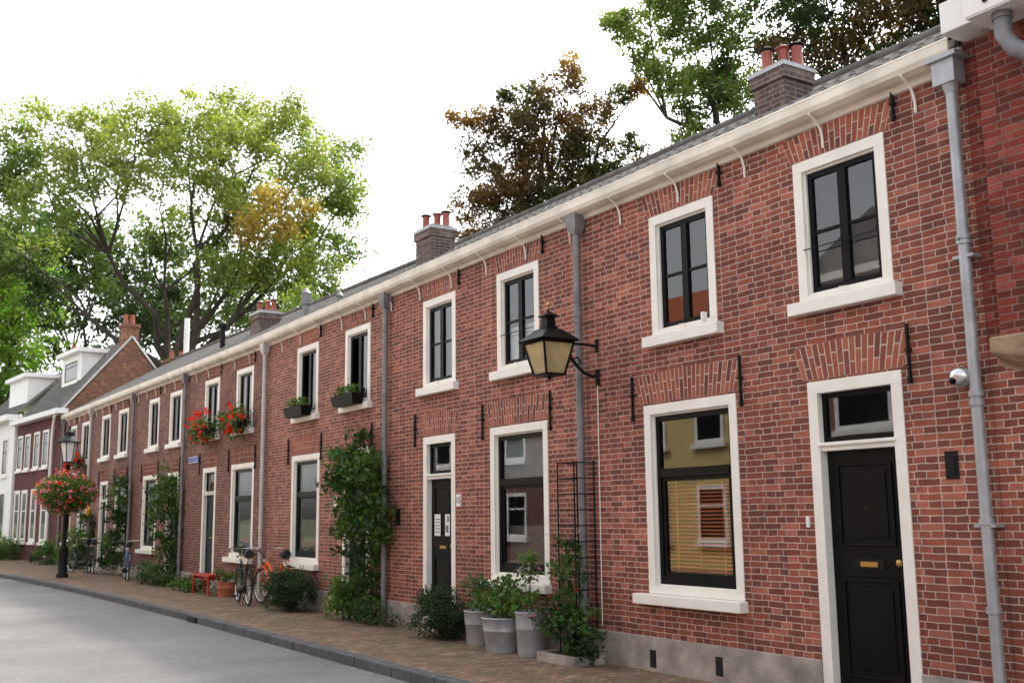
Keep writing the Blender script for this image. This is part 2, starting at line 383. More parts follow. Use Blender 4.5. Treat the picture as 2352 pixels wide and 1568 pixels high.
def upwin(g,ya,yb,z0=3.54,z1=4.88,paint='black',inside=None,sillbox=False,opened=False,bars=True):
    f=g('window_frames','cream'); frame(f,-.012,.10,ya,yb,z0,z1,FW,FW,.06)
    frame(f,.02,.10,ya+FW,yb-FW,z0+.06,z1-FW,.02)
    g('window_sills','cream').box(-.10,.06,ya-.08,yb+.08,z0-.12,z0-.003)
    a,b_,c,d=ya+FW+.02,yb-FW-.02,z0+.08,z1-FW-.02
    s=g('window_sashes',paint); frame(s,.045,.085,a,b_,c,d,.05)
    m=(a+b_)/2; s.box(.04,.085,m-.045,m+.045,c+.05,d-.05)
    if bars:
        zz=c+(d-c)*.5
        s.box(.05,.08,a+.05,m-.045,zz-.014,zz+.014); s.box(.05,.08,m+.045,b_-.05,zz-.014,zz+.014)
    gl=g('window_glass','glass')
    gl.quad((.066,a+.04,c+.04),(.066,a+.04,d-.04),(.066,m-.035,d-.04),(.066,m-.035,c+.04))
    if not opened: gl.quad((.066,m+.035,c+.04),(.066,m+.035,d-.04),(.066,b_-.04,d-.04),(.066,b_-.04,c+.04))
    else:
        q=math.radians(38); ww=(b_-m-.08)
        def bar(t0,t1,z0_,z1_):
            p=[(.09+t*math.sin(q)+o,m+.05+t*math.cos(q)) for t,o in ((t0,0),(t1,0),(t1,.04),(t0,.04))]
            s.add([(x,y,z) for z in (z0_,z1_) for x,y in p],[(3,2,1,0),(4,5,6,7),(0,1,5,4),(1,2,6,5),(2,3,7,6),(3,0,4,7)])
        bar(0,.05,c+.05,d-.05); bar(ww-.05,ww,c+.05,d-.05); bar(.05,ww-.05,c+.05,c+.1); bar(.05,ww-.05,d-.1,d-.05)
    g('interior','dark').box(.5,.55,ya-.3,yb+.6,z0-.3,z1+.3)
    if inside:
        g('curtains',inside[0]).box(.13,.14,a+(b_-a)*inside[1],a+(b_-a)*inside[2],c+(d-c)*inside[3],c+(d-c)*inside[4])
    arch(g,ya-.02,yb+.03,z1+.012,.235)
    g('window_hooks','cream').tube([(-.06,m-.1,z0+.0),(-.075,m-.08,z0+.05),(-.05,m+.02,z0+.06)],.008,5)
def lowwin(g,ya,yb,z0=.80,z1=2.80,paint='black',kind=0):
    f=g('window_frames','cream'); frame(f,-.012,.12,ya,yb,z0,z1,FW,FW,.08)
    frame(f,.03,.12,ya+FW,yb-FW,z0+.08,z1-FW,.02)
    g('window_sills','cream').box(-.11,.06,ya-.03,yb+.17,z0-.11,z0-.003)
    a,b_,c,d=ya+FW+.02,yb-FW-.02,z0+.10,z1-FW-.02; tz=2.07
    s=g('window_sashes',paint); frame(s,.05,.10,a,b_,c,d,.055,.055,.08)
    s.box(.035,.10,a+.055,b_-.055,tz-.05,tz+.04)
    frame(s,.065,.105,a+.055,b_-.055,c+.08,tz-.05,.045)
    gl=g('window_glass','glass')
    gl.quad((.075,a+.045,tz+.03),(.075,a+.045,d-.045),(.075,b_-.045,d-.045),(.075,b_-.045,tz+.03))
    gl.quad((.085,a+.085,c+.1),(.085,a+.085,tz-.08),(.085,b_-.085,tz-.08),(.085,b_-.085,c+.1))
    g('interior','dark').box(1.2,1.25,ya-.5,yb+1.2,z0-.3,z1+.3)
    if kind==1:
        bl=g('venetian_blind','blind'); z=c+.1
        while z<tz-.1:
            bl.quad((.108,a+.06,z),(.132,a+.06,z+.020),(.132,b_-.06,z+.020),(.108,b_-.06,z)); z+=.038
        g('blind_back','dark').box(.20,.21,a,b_,c,tz)
        for t in (.2,.5,.8): yy=a+(b_-a)*t; bl.box(.104,.107,yy-.008,yy+.008,c+.08,tz-.08)
    if kind==2:
        g('curtains','curtain').box(.12,.13,a+.04,b_-.04,tz,d-.03)
        cu=g('net_curtain','screen'); cu.box(.16,.165,a+.08,b_-.08,c+.08,c+.6)
    if kind==3:
        g('curtains','curtain').box(.12,.13,a+.04,b_-.04,tz,d-.03)
        cu=g('plants_on_sill','stem')
        for i in range(6):
            yy=a+.15+(b_-a-.3)*i/5; cu.lathe((.2,yy,c+.08),[(.04,0),(.06,.1),(.09,.2),(.05,.3)],8)
    arch(g,ya-.02,yb+.06,z1+.02,.30)
def door(g,ya,yb,paint='black',detail=0,transz=2.17):
    f=g('door_frame','cream'); z1=2.80; w=.11
    frame(f,-.012,.12,ya,yb,.03,z1,w,w,0)
    f.box(.0,.12,ya+w,yb-w,transz,transz+.075); f.box(-.03,.0,ya+w-.02,yb-w+.02,transz+.045,transz+.075)
    a,b_=ya+w,yb-w
    s=g('transom_sash',paint); frame(s,.05,.09,a,b_,transz+.075,z1-w,.045)
    g('window_glass','glass').quad((.07,a+.04,transz+.12),(.07,a+.04,z1-.15),(.07,b_-.04,z1-.15),(.07,b_-.04,transz+.12))
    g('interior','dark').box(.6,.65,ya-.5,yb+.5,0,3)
    d=g('door_leaf',paint); d.box(.075,.12,a+.004,b_-.004,.09,transz-.004)
    def panel(z0,z1_,ya_,yb_):
        frame(d,.060,.075,ya_,yb_,z0,z1_,.02); d.box(.066,.075,ya_+.07,yb_-.07,z0+.07,z1_-.07)
    panel(1.34,transz-.12,a+.11,b_-.11); panel(.24,1.06,a+.11,b_-.11)
    d.box(.066,.075,a+.03,b_-.03,1.085,1.10)
    g('door_step','concrete').box(-.06,.12,ya+.0,yb-.0,-.05,.085)
    br=g('letterbox','brass'); m=(a+b_)/2; g('letterbox_plate','iron').box(.068,.075,m-.15,m+.15,1.15,1.23); br.box(.06,.068,m-.09,m+.09,1.17,1.21)
    k=g('door_knob','brass'); k.lathe((.045,a+.075,1.21),[(.001,-.032),(.022,-.026),(.032,0),(.022,.026),(.001,.032)],12); k.tube([(.05,a+.075,1.21),(.08,a+.075,1.21)],.012,8)
    if detail==1: k.lathe((.068,m,1.66),[(.001,-.012),(.014,0),(.001,.012)],8)
    arch(g,ya-.02,yb+.05,z1+.02,.30)
def pipe(g,y,mat='zincd',r=.043,ztop=5.0,x=-.085,z0=0.1):
    b=g('downpipe',mat); b.tube([(x,y,ztop-.0),(x,y,z0)],r,12)
    for z in (4.0,2.55,1.45,.6):
        if z<ztop: b.tube([(x,y,z-.03),(x,y,z+.03)],r*1.22,12)
    for z in (3.9,2.4,.95): b.box(x+.02,0,y-.01,y+.01,z-.01,z+.01); b.tube([(x,y,z-.012),(x,y,z+.012)],r*1.15,12)
    b.add([(x-.05,y-.05,ztop-.02),(x+.05,y-.05,ztop-.02),(x+.05,y+.05,ztop-.02),(x-.05,y+.05,ztop-.02),
           (x-.085,y-.10,ztop+.10),(x+.07,y-.10,ztop+.10),(x+.07,y+.10,ztop+.10),(x-.085,y+.10,ztop+.10),
           (x-.085,y-.10,ztop+.22),(x+.07,y-.10,ztop+.22),(x+.07,y+.10,ztop+.22),(x-.085,y+.10,ztop+.22)],
          [(3,2,1,0),(0,1,5,4),(1,2,6,5),(2,3,7,6),(3,0,4,7),(4,5,9,8),(5,6,10,9),(6,7,11,10),(7,4,8,11),(8,9,10,11)])
def chimney(g,x0,x1,y0,y1,zt,npots=3):
    b=g('chimney_stack','brickchim'); bx=g('chimney_stack_sides','brickchimx')
    def bb(x0,x1,y0,y1,z0,z1):
        b.quad((x0,y0,z0),(x0,y0,z1),(x0,y1,z1),(x0,y1,z0)); b.quad((x1,y0,z0),(x1,y1,z0),(x1,y1,z1),(x1,y0,z1))
        bx.quad((x0,y0,z0),(x1,y0,z0),(x1,y0,z1),(x0,y0,z1)); bx.quad((x0,y1,z0),(x0,y1,z1),(x1,y1,z1),(x1,y1,z0))
        b.quad((x0,y0,z1),(x1,y0,z1),(x1,y1,z1),(x0,y1,z1)); b.quad((x0,y0,z0),(x0,y1,z0),(x1,y1,z0),(x1,y0,z0))
    bb(x0+.03,x1-.03,y0+.03,y1-.03,5.3,zt-.19); bb(x0,x1,y0,y1,zt-.19,zt-.05)
    g('chimney_cap','zinc').box(x0-.012,x1+.012,y0-.012,y1+.012,zt-.048,zt-.0)
    g('chimney_cap_mortar','concrete').box(x0+.04,x1-.04,y0+.04,y1-.04,zt,zt+.04)
    for i in range(npots):
        py=[y1-.13,(y0+y1)/2,y0+.13][i%3]; px=(x0+x1)/2+[-.08,.05,.12][i%3]
        p=g('chimney_pots','pot'); p.lathe((px,py,zt+.03),[(.075,0),(.07,.06),(.062,.22),(.07,.24),(.07,.27)],14)
        h=g('chimney_cowls','iron') if i!=1 else g('chimney_cowls_clay','pot')
        h.lathe((px,py,zt+.31),[(.055,-.02),(.10,.0),(.10,.015),(.06,.035)],14)
        g('cowl_posts','iron').tube([(px+.04,py,zt+.29),(px+.04,py,zt+.33)],.01,5); g('cowl_posts','iron').tube([(px-.04,py,zt+.29),(px-.04,py,zt+.33)],.01,5)

def house(y0,y1,brick,ups,lows,pipey,pipemat,chim=None,extra=None,anch=True,name='brick_house',xo=0.):
    g=Grp(name,(0,(y0+y1)/2,0),None,True)
    holes=[(a,b,3.54,4.88) for (a,b,_) in ups]+[(l[1],l[2],.0 if l[0]=='d' else .80,2.80) for l in lows]
    Y=sorted(set([y0,y1]+[h[0] for h in holes]+[h[1] for h in holes]+[t for t in np.arange(y0+1,y1,1.) ]))
    Z=sorted({-.1,5.34,.0,.8,2.8,3.54,4.88}); w=g('front_wall',brick)
    for i in range(len(Y)-1):
        for j in range(len(Z)-1):
            cy,cz=(Y[i]+Y[i+1])/2,(Z[j]+Z[j+1])/2
            if any(h[0]<cy<h[1] and h[2]<cz<h[3] for h in holes): continue
            w.quad((xo,Y[i],Z[j]),(xo,Y[i],Z[j+1]),(xo,Y[i+1],Z[j+1]),(xo,Y[i+1],Z[j]))
    w.quad((8,y0,-.1),(8,y1,-.1),(8,y1,5.3),(8,y0,5.3))
    s=g('side_walls','brickgable')
    for yy in (y0+.001,y1-.001): s.add([(0.02,yy,-.1),(8,yy,-.1),(8,yy,5.3),(4,yy,7.4),(0.02,yy,5.3)],[(0,1,2,3,4)])
    drs=sorted([(l[1],l[2]) for l in lows if l[0]=='d']); a=y0
    pl=g('plinth','concrete')
    for d0,d1 in drs+[(y1,y1)]:
        if d0-a>.05: pl.box(-.028,.0,a,d0-.003,-.1,.355)
        a=d1+.003
    r=g('roof','tile'); n=int((y1-y0)/.055); pitch=math.tan(math.radians(28.6))
    vs=[];fs=[]; rows=[(-.10,0),(0.7,1),(.701,0),(1.7,1),(1.701,0),(2.8,1),(2.801,0),(4,1)]
    for k,(x,st) in enumerate(rows):
        for i in range(n+1):
            yy=y0+(y1-y0)*i/n; vs.append((x,yy,5.385+(x+.1)*pitch+.02*math.sin(yy/.22*2*math.pi)-(.02*st)+.02))
    for k in range(len(rows)-1):
        for i in range(n): q=k*(n+1)+i; fs.append((q,q+1,q+n+2,q+n+1))
    r.add(vs,fs); zr=5.385+4.1*pitch
    r.quad((4,y0,zr),(4,y1,zr),(8.2,y1,5.3),(8.2,y0,5.3)); r.tube([(4,y0,zr+.03),(4,y1,zr+.03)],.08,8)
    r.box(-.1,-.02,y0,y1,5.33,5.385)
    prof=[(0.0,5.33),(-.03,5.375),(-.045,5.36),(-.05,5.27),(-.10,5.25),(-.17,5.27),(-.185,5.37),(-.20,5.375),(-.205,5.36),(-.20,5.35),(-.197,5.28),(-.175,5.235),(-.12,5.21),(-.05,5.205),(-.03,5.16),(0,5.155)]
    gt=g('gutter','gutter'); k=len(prof); vs=[]; st=int((y1-y0)/1)+1
    for i in range(st+1):
        yy=y0+(y1-y0)*i/st; vs+=[(p[0],yy,p[1]+(0 if i in(0,st) else random.uniform(-.004,.004))) for p in prof]
    gt.add(vs,[(i*k+j,i*k+(j+1)%k,(i+1)*k+(j+1)%k,(i+1)*k+j) for i in range(st) for j in range(k)]+[tuple(range(k)),tuple(st*k+j for j in range(k))])
    by=5.32+math.ceil(y0-5.32)
    while by<y1:
        if by>y0+.1:
            pts=[(-.19,by,5.225),(-.15,by,5.20),(-.09,by,5.17),(-.045,by,5.11),(-.022,by,5.03),(-.02,by,4.93)]
            for p,q in zip(pts[:-1],pts[1:]): g('gutter_brackets','cream').tube([p,q],.012,5)
        by+=1.0
    for (a,b,o) in ups: upwin(g,a,b,**o)
    wc=[(l[1]+l[2])/2 for l in lows if l[0]=='w'][0]
    for l in lows:
        if l[0]=='d':
            door(g,l[1],l[2],**l[3])
            if anch: anchor(g,l[1]-.10 if wc>l[2] else l[2]+.24,2.68,3.17)
        else:
            lowwin(g,l[1],l[2],**l[3])
            if anch: anchor(g,l[1]-.09,2.67,3.16); anchor(g,l[2]+.17,2.66,3.14)
    if anch:
        for a,b,o in ups: anchor(g,a-.13,4.94,5.20)
    if pipey: pipe(g,pipey,pipemat)
    if chim: chimney(g,*chim)
    if extra: extra(g)
    g.done({'window_sills':.008,'window_frames':.004,'door_frame':.004,'door_leaf':.004,'plinth':.01})
    return g

def ex0(g):
    v=g('air_vent','iron'); v.box(-.006,.0,5.19,5.31,1.88,2.10); v.box(-.012,-.004,5.22,5.28,1.91,2.06)
    c=g('cctv_camera','steel'); c.lathe((-.10,5.04,2.66),[(.001,-.1),(.05,-.085),(.082,-.05),(.092,0),(.085,.04),(.05,.075),(.001,.085)],20)
    c.tube([(0,5.04,2.70),(-.10,5.04,2.70)],.05,12); g('cctv_lens','black').lathe((-.165,5.06,2.63),[(.001,-.035),(.03,-.02),(.04,0),(.03,.02),(.001,.035)],12)
    g('door_bell','white').box(-.02,0,6.74,6.77,1.50,1.60)
    p=g('plinth_vents','voidm')
    for y,z in ((8.97,.13),(7.97,.16)): p.box(-.031,-.02,y-.05,y+.05,z-.09,z+.09)
    g('window_bars','iron').tube([(-.02,5.78,4.03),(-.02,6.62,4.03)],.006,5)
    g('cable','white').tube([(-.012,9.84,3.2),(-.012,9.86,.37)],.006,5)
    g('window_hooks2','white').box(-.12,-.06,7.9,7.93,3.56,3.66)
def plate(g,y,z,txt):
    g('number_plate','white').box(-.02,0,y-.06,y+.06,z-.085,z+.085)
    cu=bpy.data.curves.new('house_number','FONT'); cu.body=txt; cu.size=.13; cu.align_x='CENTER'; cu.align_y='CENTER'; cu.extrude=.001
    cu.materials.append(M['iron']); o=bpy.data.objects.new('house_number',cu)
    COL.objects.link(o); o.parent=g.e; o.matrix_parent_inverse=Matrix.Translation(-Vector(g.e.location))
    o.matrix_basis=Matrix(((0,0,-1,-.0225),(-1,0,0,y),(0,1,0,z),(0,0,0,1)))
def ex1(g):
    plate(g,13.14,1.85,'15')
    p=g('door_notices','paper'); p.box(.056,.058,13.80,13.98,1.35,1.66); p.box(.056,.058,13.52,13.66,1.35,1.66)
    q=g('notice_print','zincd')
    for i in range(5): q.box(.054,.056,13.82,13.96,1.40+i*.045,1.415+i*.045)
    q.box(.054,.056,13.54,13.60,1.55,1.63);q.box(.054,.056,13.56,13.64,1.4,1.5)
    g('window_bars','iron').tube([(-.02,11.17,4.02),(-.02,11.97,4.02)],.006,5)
    g('letter_vent','iron').box(-.03,0,15.0,15.1,1.5,1.75)
def ex2(g):
    plate(g,17.5,1.9,'17')
    b=g('window_boxes','black')
    for a,c in ((16.2,17.1),(18.5,19.4)): b.add([(-.1,a+.03,3.50),(-.28,a+.03,3.50),(-.28,c-.03,3.50),(-.1,c-.03,3.50),(-.08,a,3.68),(-.31,a,3.68),(-.31,c,3.68),(-.08,c,3.68)],[(0,1,2,3),(4,7,6,5),(0,4,5,1),(1,5,6,2),(2,6,7,3),(3,7,4,0)])
    for a,c in ((16.2,17.1),(18.5,19.4)):
        n=260; P=np.column_stack([rng.normal(-.2,.05,n),rng.uniform(a+.05,c-.05,n),rng.uniform(3.66,3.84,n)]); leafmesh('window_box_plants',P,.07,np.array([(.09,.16,.04)])*rng.uniform(.6,1.5,size=(n,1)),parent=g.e)
    g('door_bell','iron').box(-.03,0,17.3,17.35,1.45,1.6)
def ex3(g):
    s=g('street_sign','bluesign'); s.box(-.03,-.005,25.95,26.75,2.96,3.12)
    t=g('street_sign_border','white'); frame(t,-.033,-.03,25.96,26.74,2.965,3.115,.012)
house(4.86,10.16,'brick0',[(5.67,6.71,dict(inside=('screen',0,1,0,.35))),(7.81,8.83,dict())],[('d',5.66,6.68,dict(detail=1)),('w',7.60,9.02,dict(kind=1))],10.10,'zincd',(1.5,2.02,8.11,8.66,6.82),ex0)
house(10.16,15.44,'brick0',[(11.05,12.07,dict(inside=('curtainw',0,1,0,.45))),(13.22,14.23,dict(inside=('screen',0,1,0,1),bars=True))],[('w',10.90,12.28,dict(kind=2)),('d',13.25,14.22,dict())],15.40,'zincd',None,ex1)
house(15.44,21.19,'brick1',[(16.14,17.18,dict(inside=('curtainw',0,.3,0,1),bars=False,opened=True)),(18.42,19.49,dict(inside=('curtainw',0,.25,0,1),bars=False,opened=True))],[('d',16.12,17.20,dict(paint='dgreen')),('w',18.28,19.68,dict(paint='dgreen',kind=3))],21.15,'zincw',(1.5,2.05,16.82,17.5,6.95),ex2)
house(21.19,27.15,'brick2',[(22.06,23.2,dict(inside=('screen',0,1,0,1),bars=False)),(24.45,25.6,dict(inside=('screen',0,1,0,1),bars=False))],[('w',21.88,23.4,dict(paint='dgreen',kind=2)),('d',24.52,25.56,dict(paint='dgreen'))],27.11,'zincd',(1.5,2.1,26.2,27.0,6.85),ex3)
house(27.15,32.69,'brick2',[(27.65,28.79,dict(bars=False)),(29.92,31.03,dict(inside=('curtainw',0,.4,0,1),bars=False))],[('d',27.68,28.75,dict(paint='dgreen')),('w',29.84,31.42,dict(paint='dgreen',kind=3))],32.65,'zincd')
house(32.69,38.91,'brick2',[(33.6,34.88,dict(bars=False)),(36.1,37.4,dict(bars=False))],[('w',33.45,34.92,dict(kind=2)),('d',36.1,37.18,dict(paint='dgreen'))],38.87,'zincw')
house(38.91,44.2,'brick2',[(39.45,40.8,dict(bars=False,inside=('curtainw',0,1,0,1))),(41.85,42.95,dict(bars=False))],[('d',39.86,40.87,dict(paint='dgreen')),('w',42.2,43.35,dict(kind=2))],44.1,'zincd')
b=MB(); b.tube([(1.2,22.2,5.6),(1.2,22.2,6.35)],.07,10); b.tube([(1.2,22.2,6.35),(1.2,22.2,6.6)],.11,10); b.lathe((1.2,22.2,6.6),[(.13,0),(.02,.14)],10); b.done('roof_vent_pipe','zincd')
b=MB(); b.tube([(1.2,20.3,5.6),(1.2,20.3,6.2)],.06,10); b.lathe((1.2,20.3,6.2),[(.09,0),(.02,.1)],10); b.done('roof_vent_pipe','zincd')
b=MB(); b.tube([(1.2,28.3,5.6),(1.2,28.3,6.75)],.07,10); b.lathe((1.2,28.3,6.75),[(.11,0),(.12,.12),(.02,.2)],10); b.done('roof_vent_pipe','iron')

# ================================================================== RIGHT NEIGHBOUR
g=Grp('brick_house',(0,0,0))
g('front_wall','brick3').box(-.004,.25,-9,4.855,2.85,5.6); g('front_wall_lower','brick0').box(-.002,.25,-9,4.855,-.1,2.85)
g('upper_bay','brick3').box(-.13,-.004,-9,4.66,2.93,5.3)
for i in range(20):
    if i%2: g('quoin_teeth','brick3').box(-.012,-.004,4.66,4.80,2.95+i*.119,2.95+i*.119+.06)
g('plinth','concrete').box(-.03,0,-9,4.85,-.1,.34)
g('corbel','stone').add([(-.004,4.30,2.60),(-.004,4.72,2.72),(-.004,4.72,2.92),(-.004,4.30,2.92),(-.16,4.34,2.72),(-.2,4.72,2.80),(-.2,4.72,2.92),(-.2,4.30,2.92)],[(0,1,2,3),(4,5,6,7),(0,1,5,4),(1,2,6,5),(2,3,7,6),(3,0,4,7)])
f=g('eaves_box','white'); f.box(-.50,.02,-9,4.50,5.30,5.62); f.box(-.56,.02,-9,4.56,5.62,5.72); f.box(-.30,.0,4.5,4.84,5.36,5.62)
for i in range(6): g('soffit_boards','white').box(-.49+i*.06,-.44+i*.06,-9,4.49,5.292,5.30)
g('eaves_bolts','iron').box(-.52,-.50,4.3,4.33,5.36,5.60)
d=g('soil_pipe','zincd'); d.tube([(-.36,4.28,5.32),(-.36,4.28,5.12),(-.35,4.22,5.0),(-.33,4.08,4.9),(-.3,3.9,4.82),(-.25,3.6,4.7)],.065,12); d.tube([(-.36,4.28,5.24),(-.36,4.28,5.30)],.075,12)
g('roof','tile').add([(-.5,-9,5.73),(-.5,4.5,5.73),(4,4.5,8),(4,-9,8),(9,4.5,5.7),(9,-9,5.7)],[(0,1,2,3),(3,2,4,5)])
g('side_wall','brickgable').add([(.02,4.84,5.3),(8,4.84,5.3),(4,4.84,7.9),(.02,4.84,5.9)],[(0,1,2,3)])
p=g('downpipe','zinc'); p.tube([(-.09,4.93,5.0),(-.09,4.93,.02)],.045,14)
for z in (3.75,3.72,2.52,2.45,1.55,.9,.35): p.tube([(-.09,4.93,z-.022),(-.09,4.93,z+.022)],.057,14)
for z in (1.52,3.6): p.box(-.12,0,4.84,5.02,z-.012,z+.012)
p.box(-.17,-.02,4.84,5.04,5.02,5.22); p.tube([(-.09,4.93,5.03),(-.09,4.93,4.94)],[.075,.045],14); p.box(-.20,-.01,4.80,5.08,5.22,5.26)
g.done({'corbel':.02,'eaves_box':.01})

# ================================================================== FAR LEFT BUILDINGS
def xfL(v): s=v[1]; o=v[0]; return (-.1-.10*s+.995*o, 44.2+.995*s+.10*o, v[2])
def simplewin(g,ya,yb,z0,z1,paint='black',n=1,arched=False,x=0.):
    f=g('window_frames','cream'); frame(f,x-.03,x+.06,ya,yb,z0,z1,.10); s=g('window_sashes',paint); frame(s,x-.022,x+.04,ya+.10,yb-.10,z0+.1,z1-.1,.05)
    s.box(x-.02,x+.03,ya+.15,yb-.15,(z0+z1)/2-.02+.2,(z0+z1)/2+.02+.2)
    g('window_panes','dark').box(x-.004,x-.002,ya+.15,yb-.15,z0+.15,z1-.15)
    g('window_glass','glass').quad((x-.012,ya+.15,z0+.15),(x-.012,ya+.15,z1-.15),(x-.012,yb-.15,z1-.15),(x-.012,yb-.15,z0+.15))
    g('window_sills','cream').box(x-.09,x+.01,ya-.06,yb+.06,z0-.1,z0-.002)
g=Grp('brick_house',(-.1,47,0),xfL)
g('front_wall','brickL1').box(0,.3,0,7.0,-.1,5.85); g('back_wall','brickL1').box(4.9,5.0,0,7,-.1,5.8)
s=g('gable_wall','brickgable'); s.add([(0.0,-.003,-.1),(5,-.003,-.1),(5,-.003,5.8),(2.5,-.003,8.9),(0,-.003,5.85)],[(0,1,2,3,4)]); s.add([(0.0,7.003,-.1),(5,7.003,-.1),(5,7.003,5.8),(2.5,7.003,8.9),(0,7.003,5.85)],[(0,1,2,3,4)])
r=g('roof','tile'); r.add([(-.1,-.02,5.8),(-.1,7.02,5.8),(2.5,7.02,8.97),(2.5,-.02,8.97),(5.1,7.02,5.75),(5.1,-.02,5.75)],[(0,1,2,3),(3,2,4,5)])
c=g('gable_coping','zincw'); c.tube([(-.1,-.03,5.86),(2.5,-.03,9.0)],.045,6); c.tube([(2.5,-.03,9.0),(5.1,-.03,5.8)],.045,6)
g('eaves','white').box(-.35,.1,-.25,7.05,5.72,5.92)
g('downpipe','white').tube([(-.25,.15,5.7),(-.25,.3,5.6),(-.12,.9,5.3),(-.12,1.0,5.0),(-.12,1.0,0)],.06,8)
for s_ in (1.95,3.3,4.75,6.0): simplewin(g,s_-.1,s_+.75,3.75,5.25)
for s_ in (1.6,3.2,4.7,5.9): simplewin(g,s_-.05,s_+.85,.75,2.9,'white')
d=g('dormer','white'); d.box(1.2,3.0,2.2,5.0,7.0,8.55); d.box(.95,3.1,2.0,5.2,8.55,8.72)
simplewin(g,2.6,4.6,7.35,8.35,x=1.2)
ch=g('ridge_chimney','brickgable'); ch.box(2.2,2.8,.05,.7,8.3,9.55); ch.box(2.15,2.85,.0,.75,9.4,9.55); ch.box(3.9,4.9,-.6,.2,5.5,8.0); ch.box(3.85,4.95,-.65,.25,8.0,8.15)
p=g('chimney_pots','terra')
for o_ in (2.35,2.62): p.lathe((o_,.4,9.55),[(.11,0),(.09,.4),(.1,.42)],10)
for o_ in (4.1,4.5): p.lathe((o_,-.2,8.15),[(.11,0),(.09,.35),(.1,.37)],10)
g('vent_post','white').tube([(4.6,-.5,8.1),(4.6,-.5,9.9)],.12,8)
g('gable_window','white').box(2.6,3.4,-.04,-.005,6.3,7.2); g('gable_window_pane','curtain').box(2.7,3.3,-.045,-.04,6.4,7.1)
g.done()
g=Grp('white_house',(-1,56,0),xfL)
g('front_wall','white').box(-.1,.3,7.05,16,-.1,6.1); g('side_wall','white').box(0,5,7.05,7.2,5.7,6.1)
g('plinth','iron').box(-.13,-.1,7.05,16,-.1,.5)
r=g('roof','tile'); r.add([(-.3,7.05,6.1),(-.3,16,6.1),(2.4,16,8.6),(2.4,7.05,8.6),(5.1,16,5.95),(5.1,7.05,5.95)],[(0,1,2,3),(3,2,4,5)])
g('gable_side','white').add([(0,7.06,6),(5,7.06,6),(2.4,7.06,8.5)],[(0,1,2)])
g('eaves','white').box(-.5,.1,7.0,16,6.0,6.25)
d=g('dormer','white'); d.box(.6,2.6,8.2,11.5,6.8,8.1); d.box(.4,2.7,8,11.7,8.1,8.28)
ch=g('ridge_chimney','brickgable'); ch.box(2.1,2.7,7.4,8.1,8.2,9.2); p=g('chimney_pots','terra')
for o_ in (7.6,7.9): p.lathe((2.4,o_,9.2),[(.1,0),(.08,.4),(.09,.42)],10)
for s_ in (8,10,12,14): simplewin(g,s_,s_+1,3.6,5.3,x=-.1); simplewin(g,s_,s_+1,.8,2.9,x=-.1)
g.done()

# ================================================================== OPPOSITE SIDE
def opp(name,y0,y1,h,wall,roofm,rh,nw):
    X=-13.6
    g=Grp(name,(X,(y0+y1)/2,0)); g('walls',wall).box(X-6,X,y0,y1,-.1,h)
    r=g('roof',roofm); r.add([(X+.25,y0,h),(X+.25,y1,h),(X-3,y1,h+rh),(X-3,y0,h+rh),(X-6.2,y1,h),(X-6.2,y0,h)],[(0,3,2,1),(3,5,4,2),(0,5,3),(1,2,4)])
    g('eaves','cream').box(X,X+.3,y0,y1,h-.2,h-.0)
    w=(y1-y0)/nw; st=int(h/2.7)
    for i in range(nw):
        for k in range(st):
            a=y0+w*(i+.25); b_=y0+w*(i+.75); z0=.8+k*2.8; z1=z0+1.6
            frame(g('window_frames','white'),X-.02,X+.05,a,b_,z0,z1,.12); g('window_sills','white').box(X,X+.15,a-.1,b_+.1,z0-.14,z0-.005)
            g('window_panes','black').box(X-.01,X+.02,a+.12,b_-.12,z0+.12,z1-.12); g('window_bars','white').box(X,X+.04,a+.12,b_-.12,(z0+z1)/2+.2,(z0+z1)/2+.26)
    g.done()
opp('brick_house',-8,5,5.8,'brick1','tile',2.2,4)
opp('brick_house',5.02,19,7.6,'brick1','tile',2.5,4)
opp('yellow_house',19.02,29,6.0,'yellow','tilered',3,4)
opp('brick_house',29.02,40,5.4,'brick2','tilered',2.0,4)
opp('yellow_house',40.02,50,6.0,'yellow','tile',2.0,4)

# ================================================================== WALL LANTERN
g=Grp('wall_lantern',(-.7,9.83,3.15)); c=(-.7,9.83,0); ir=g('lantern_frame','black')
sq=math.sqrt(2)
def sqf(r,z,rot=0): return [(c[0]+r*math.cos(a+rot),c[1]+r*math.sin(a+rot),z) for a in (math.pi/4,3*math.pi/4,5*math.pi/4,7*math.pi/4)]
lo,hi=sqf(.125*sq,3.20),sqf(.205*sq,3.56)
for i in range(4):
    ir.tube([lo[i],hi[i]],.014,6); ir.tube([lo[i],lo[(i+1)%4]],.014,6); ir.tube([hi[i],hi[(i+1)%4]],.014,6)
gl=g('lantern_glass','lampglass')
gl.add(sqf(.120*sq,3.21)+sqf(.198*sq,3.555),[(0,1,5,4),(1,2,6,5),(2,3,7,6),(3,0,4,7)])
ir.lathe((c[0],c[1],0),[(.20*sq,3.56),(.245*sq,3.575),(.255*sq,3.59),(.23*sq,3.61),(.12*sq,3.71),(.075*sq,3.735),(.075*sq,3.75),(.06*sq,3.76),(.055*sq,3.86),(.085*sq,3.865),(.085*sq,3.88),(.03*sq,3.92),(.01,3.94)],4)
ir.lathe((c[0],c[1],0),[(.12*sq,3.185),(.14*sq,3.19),(.14*sq,3.205),(.12*sq,3.21)],4); ir.tube([(c[0],c[1],3.18),(c[0],c[1],3.14)],[.03,.012],8)
g('finial','brass').lathe((c[0],c[1],3.94),[(.01,0),(.025,.02),(.012,.04),(.028,.065),(.0,.11)],10)
br=g('bracket','iron')
br.tube([(-.46,9.83,3.585),(0,9.83,3.585)],.016,8); br.tube([(-.02,9.83,3.66),(-.02,9.83,3.50)],.022,8)
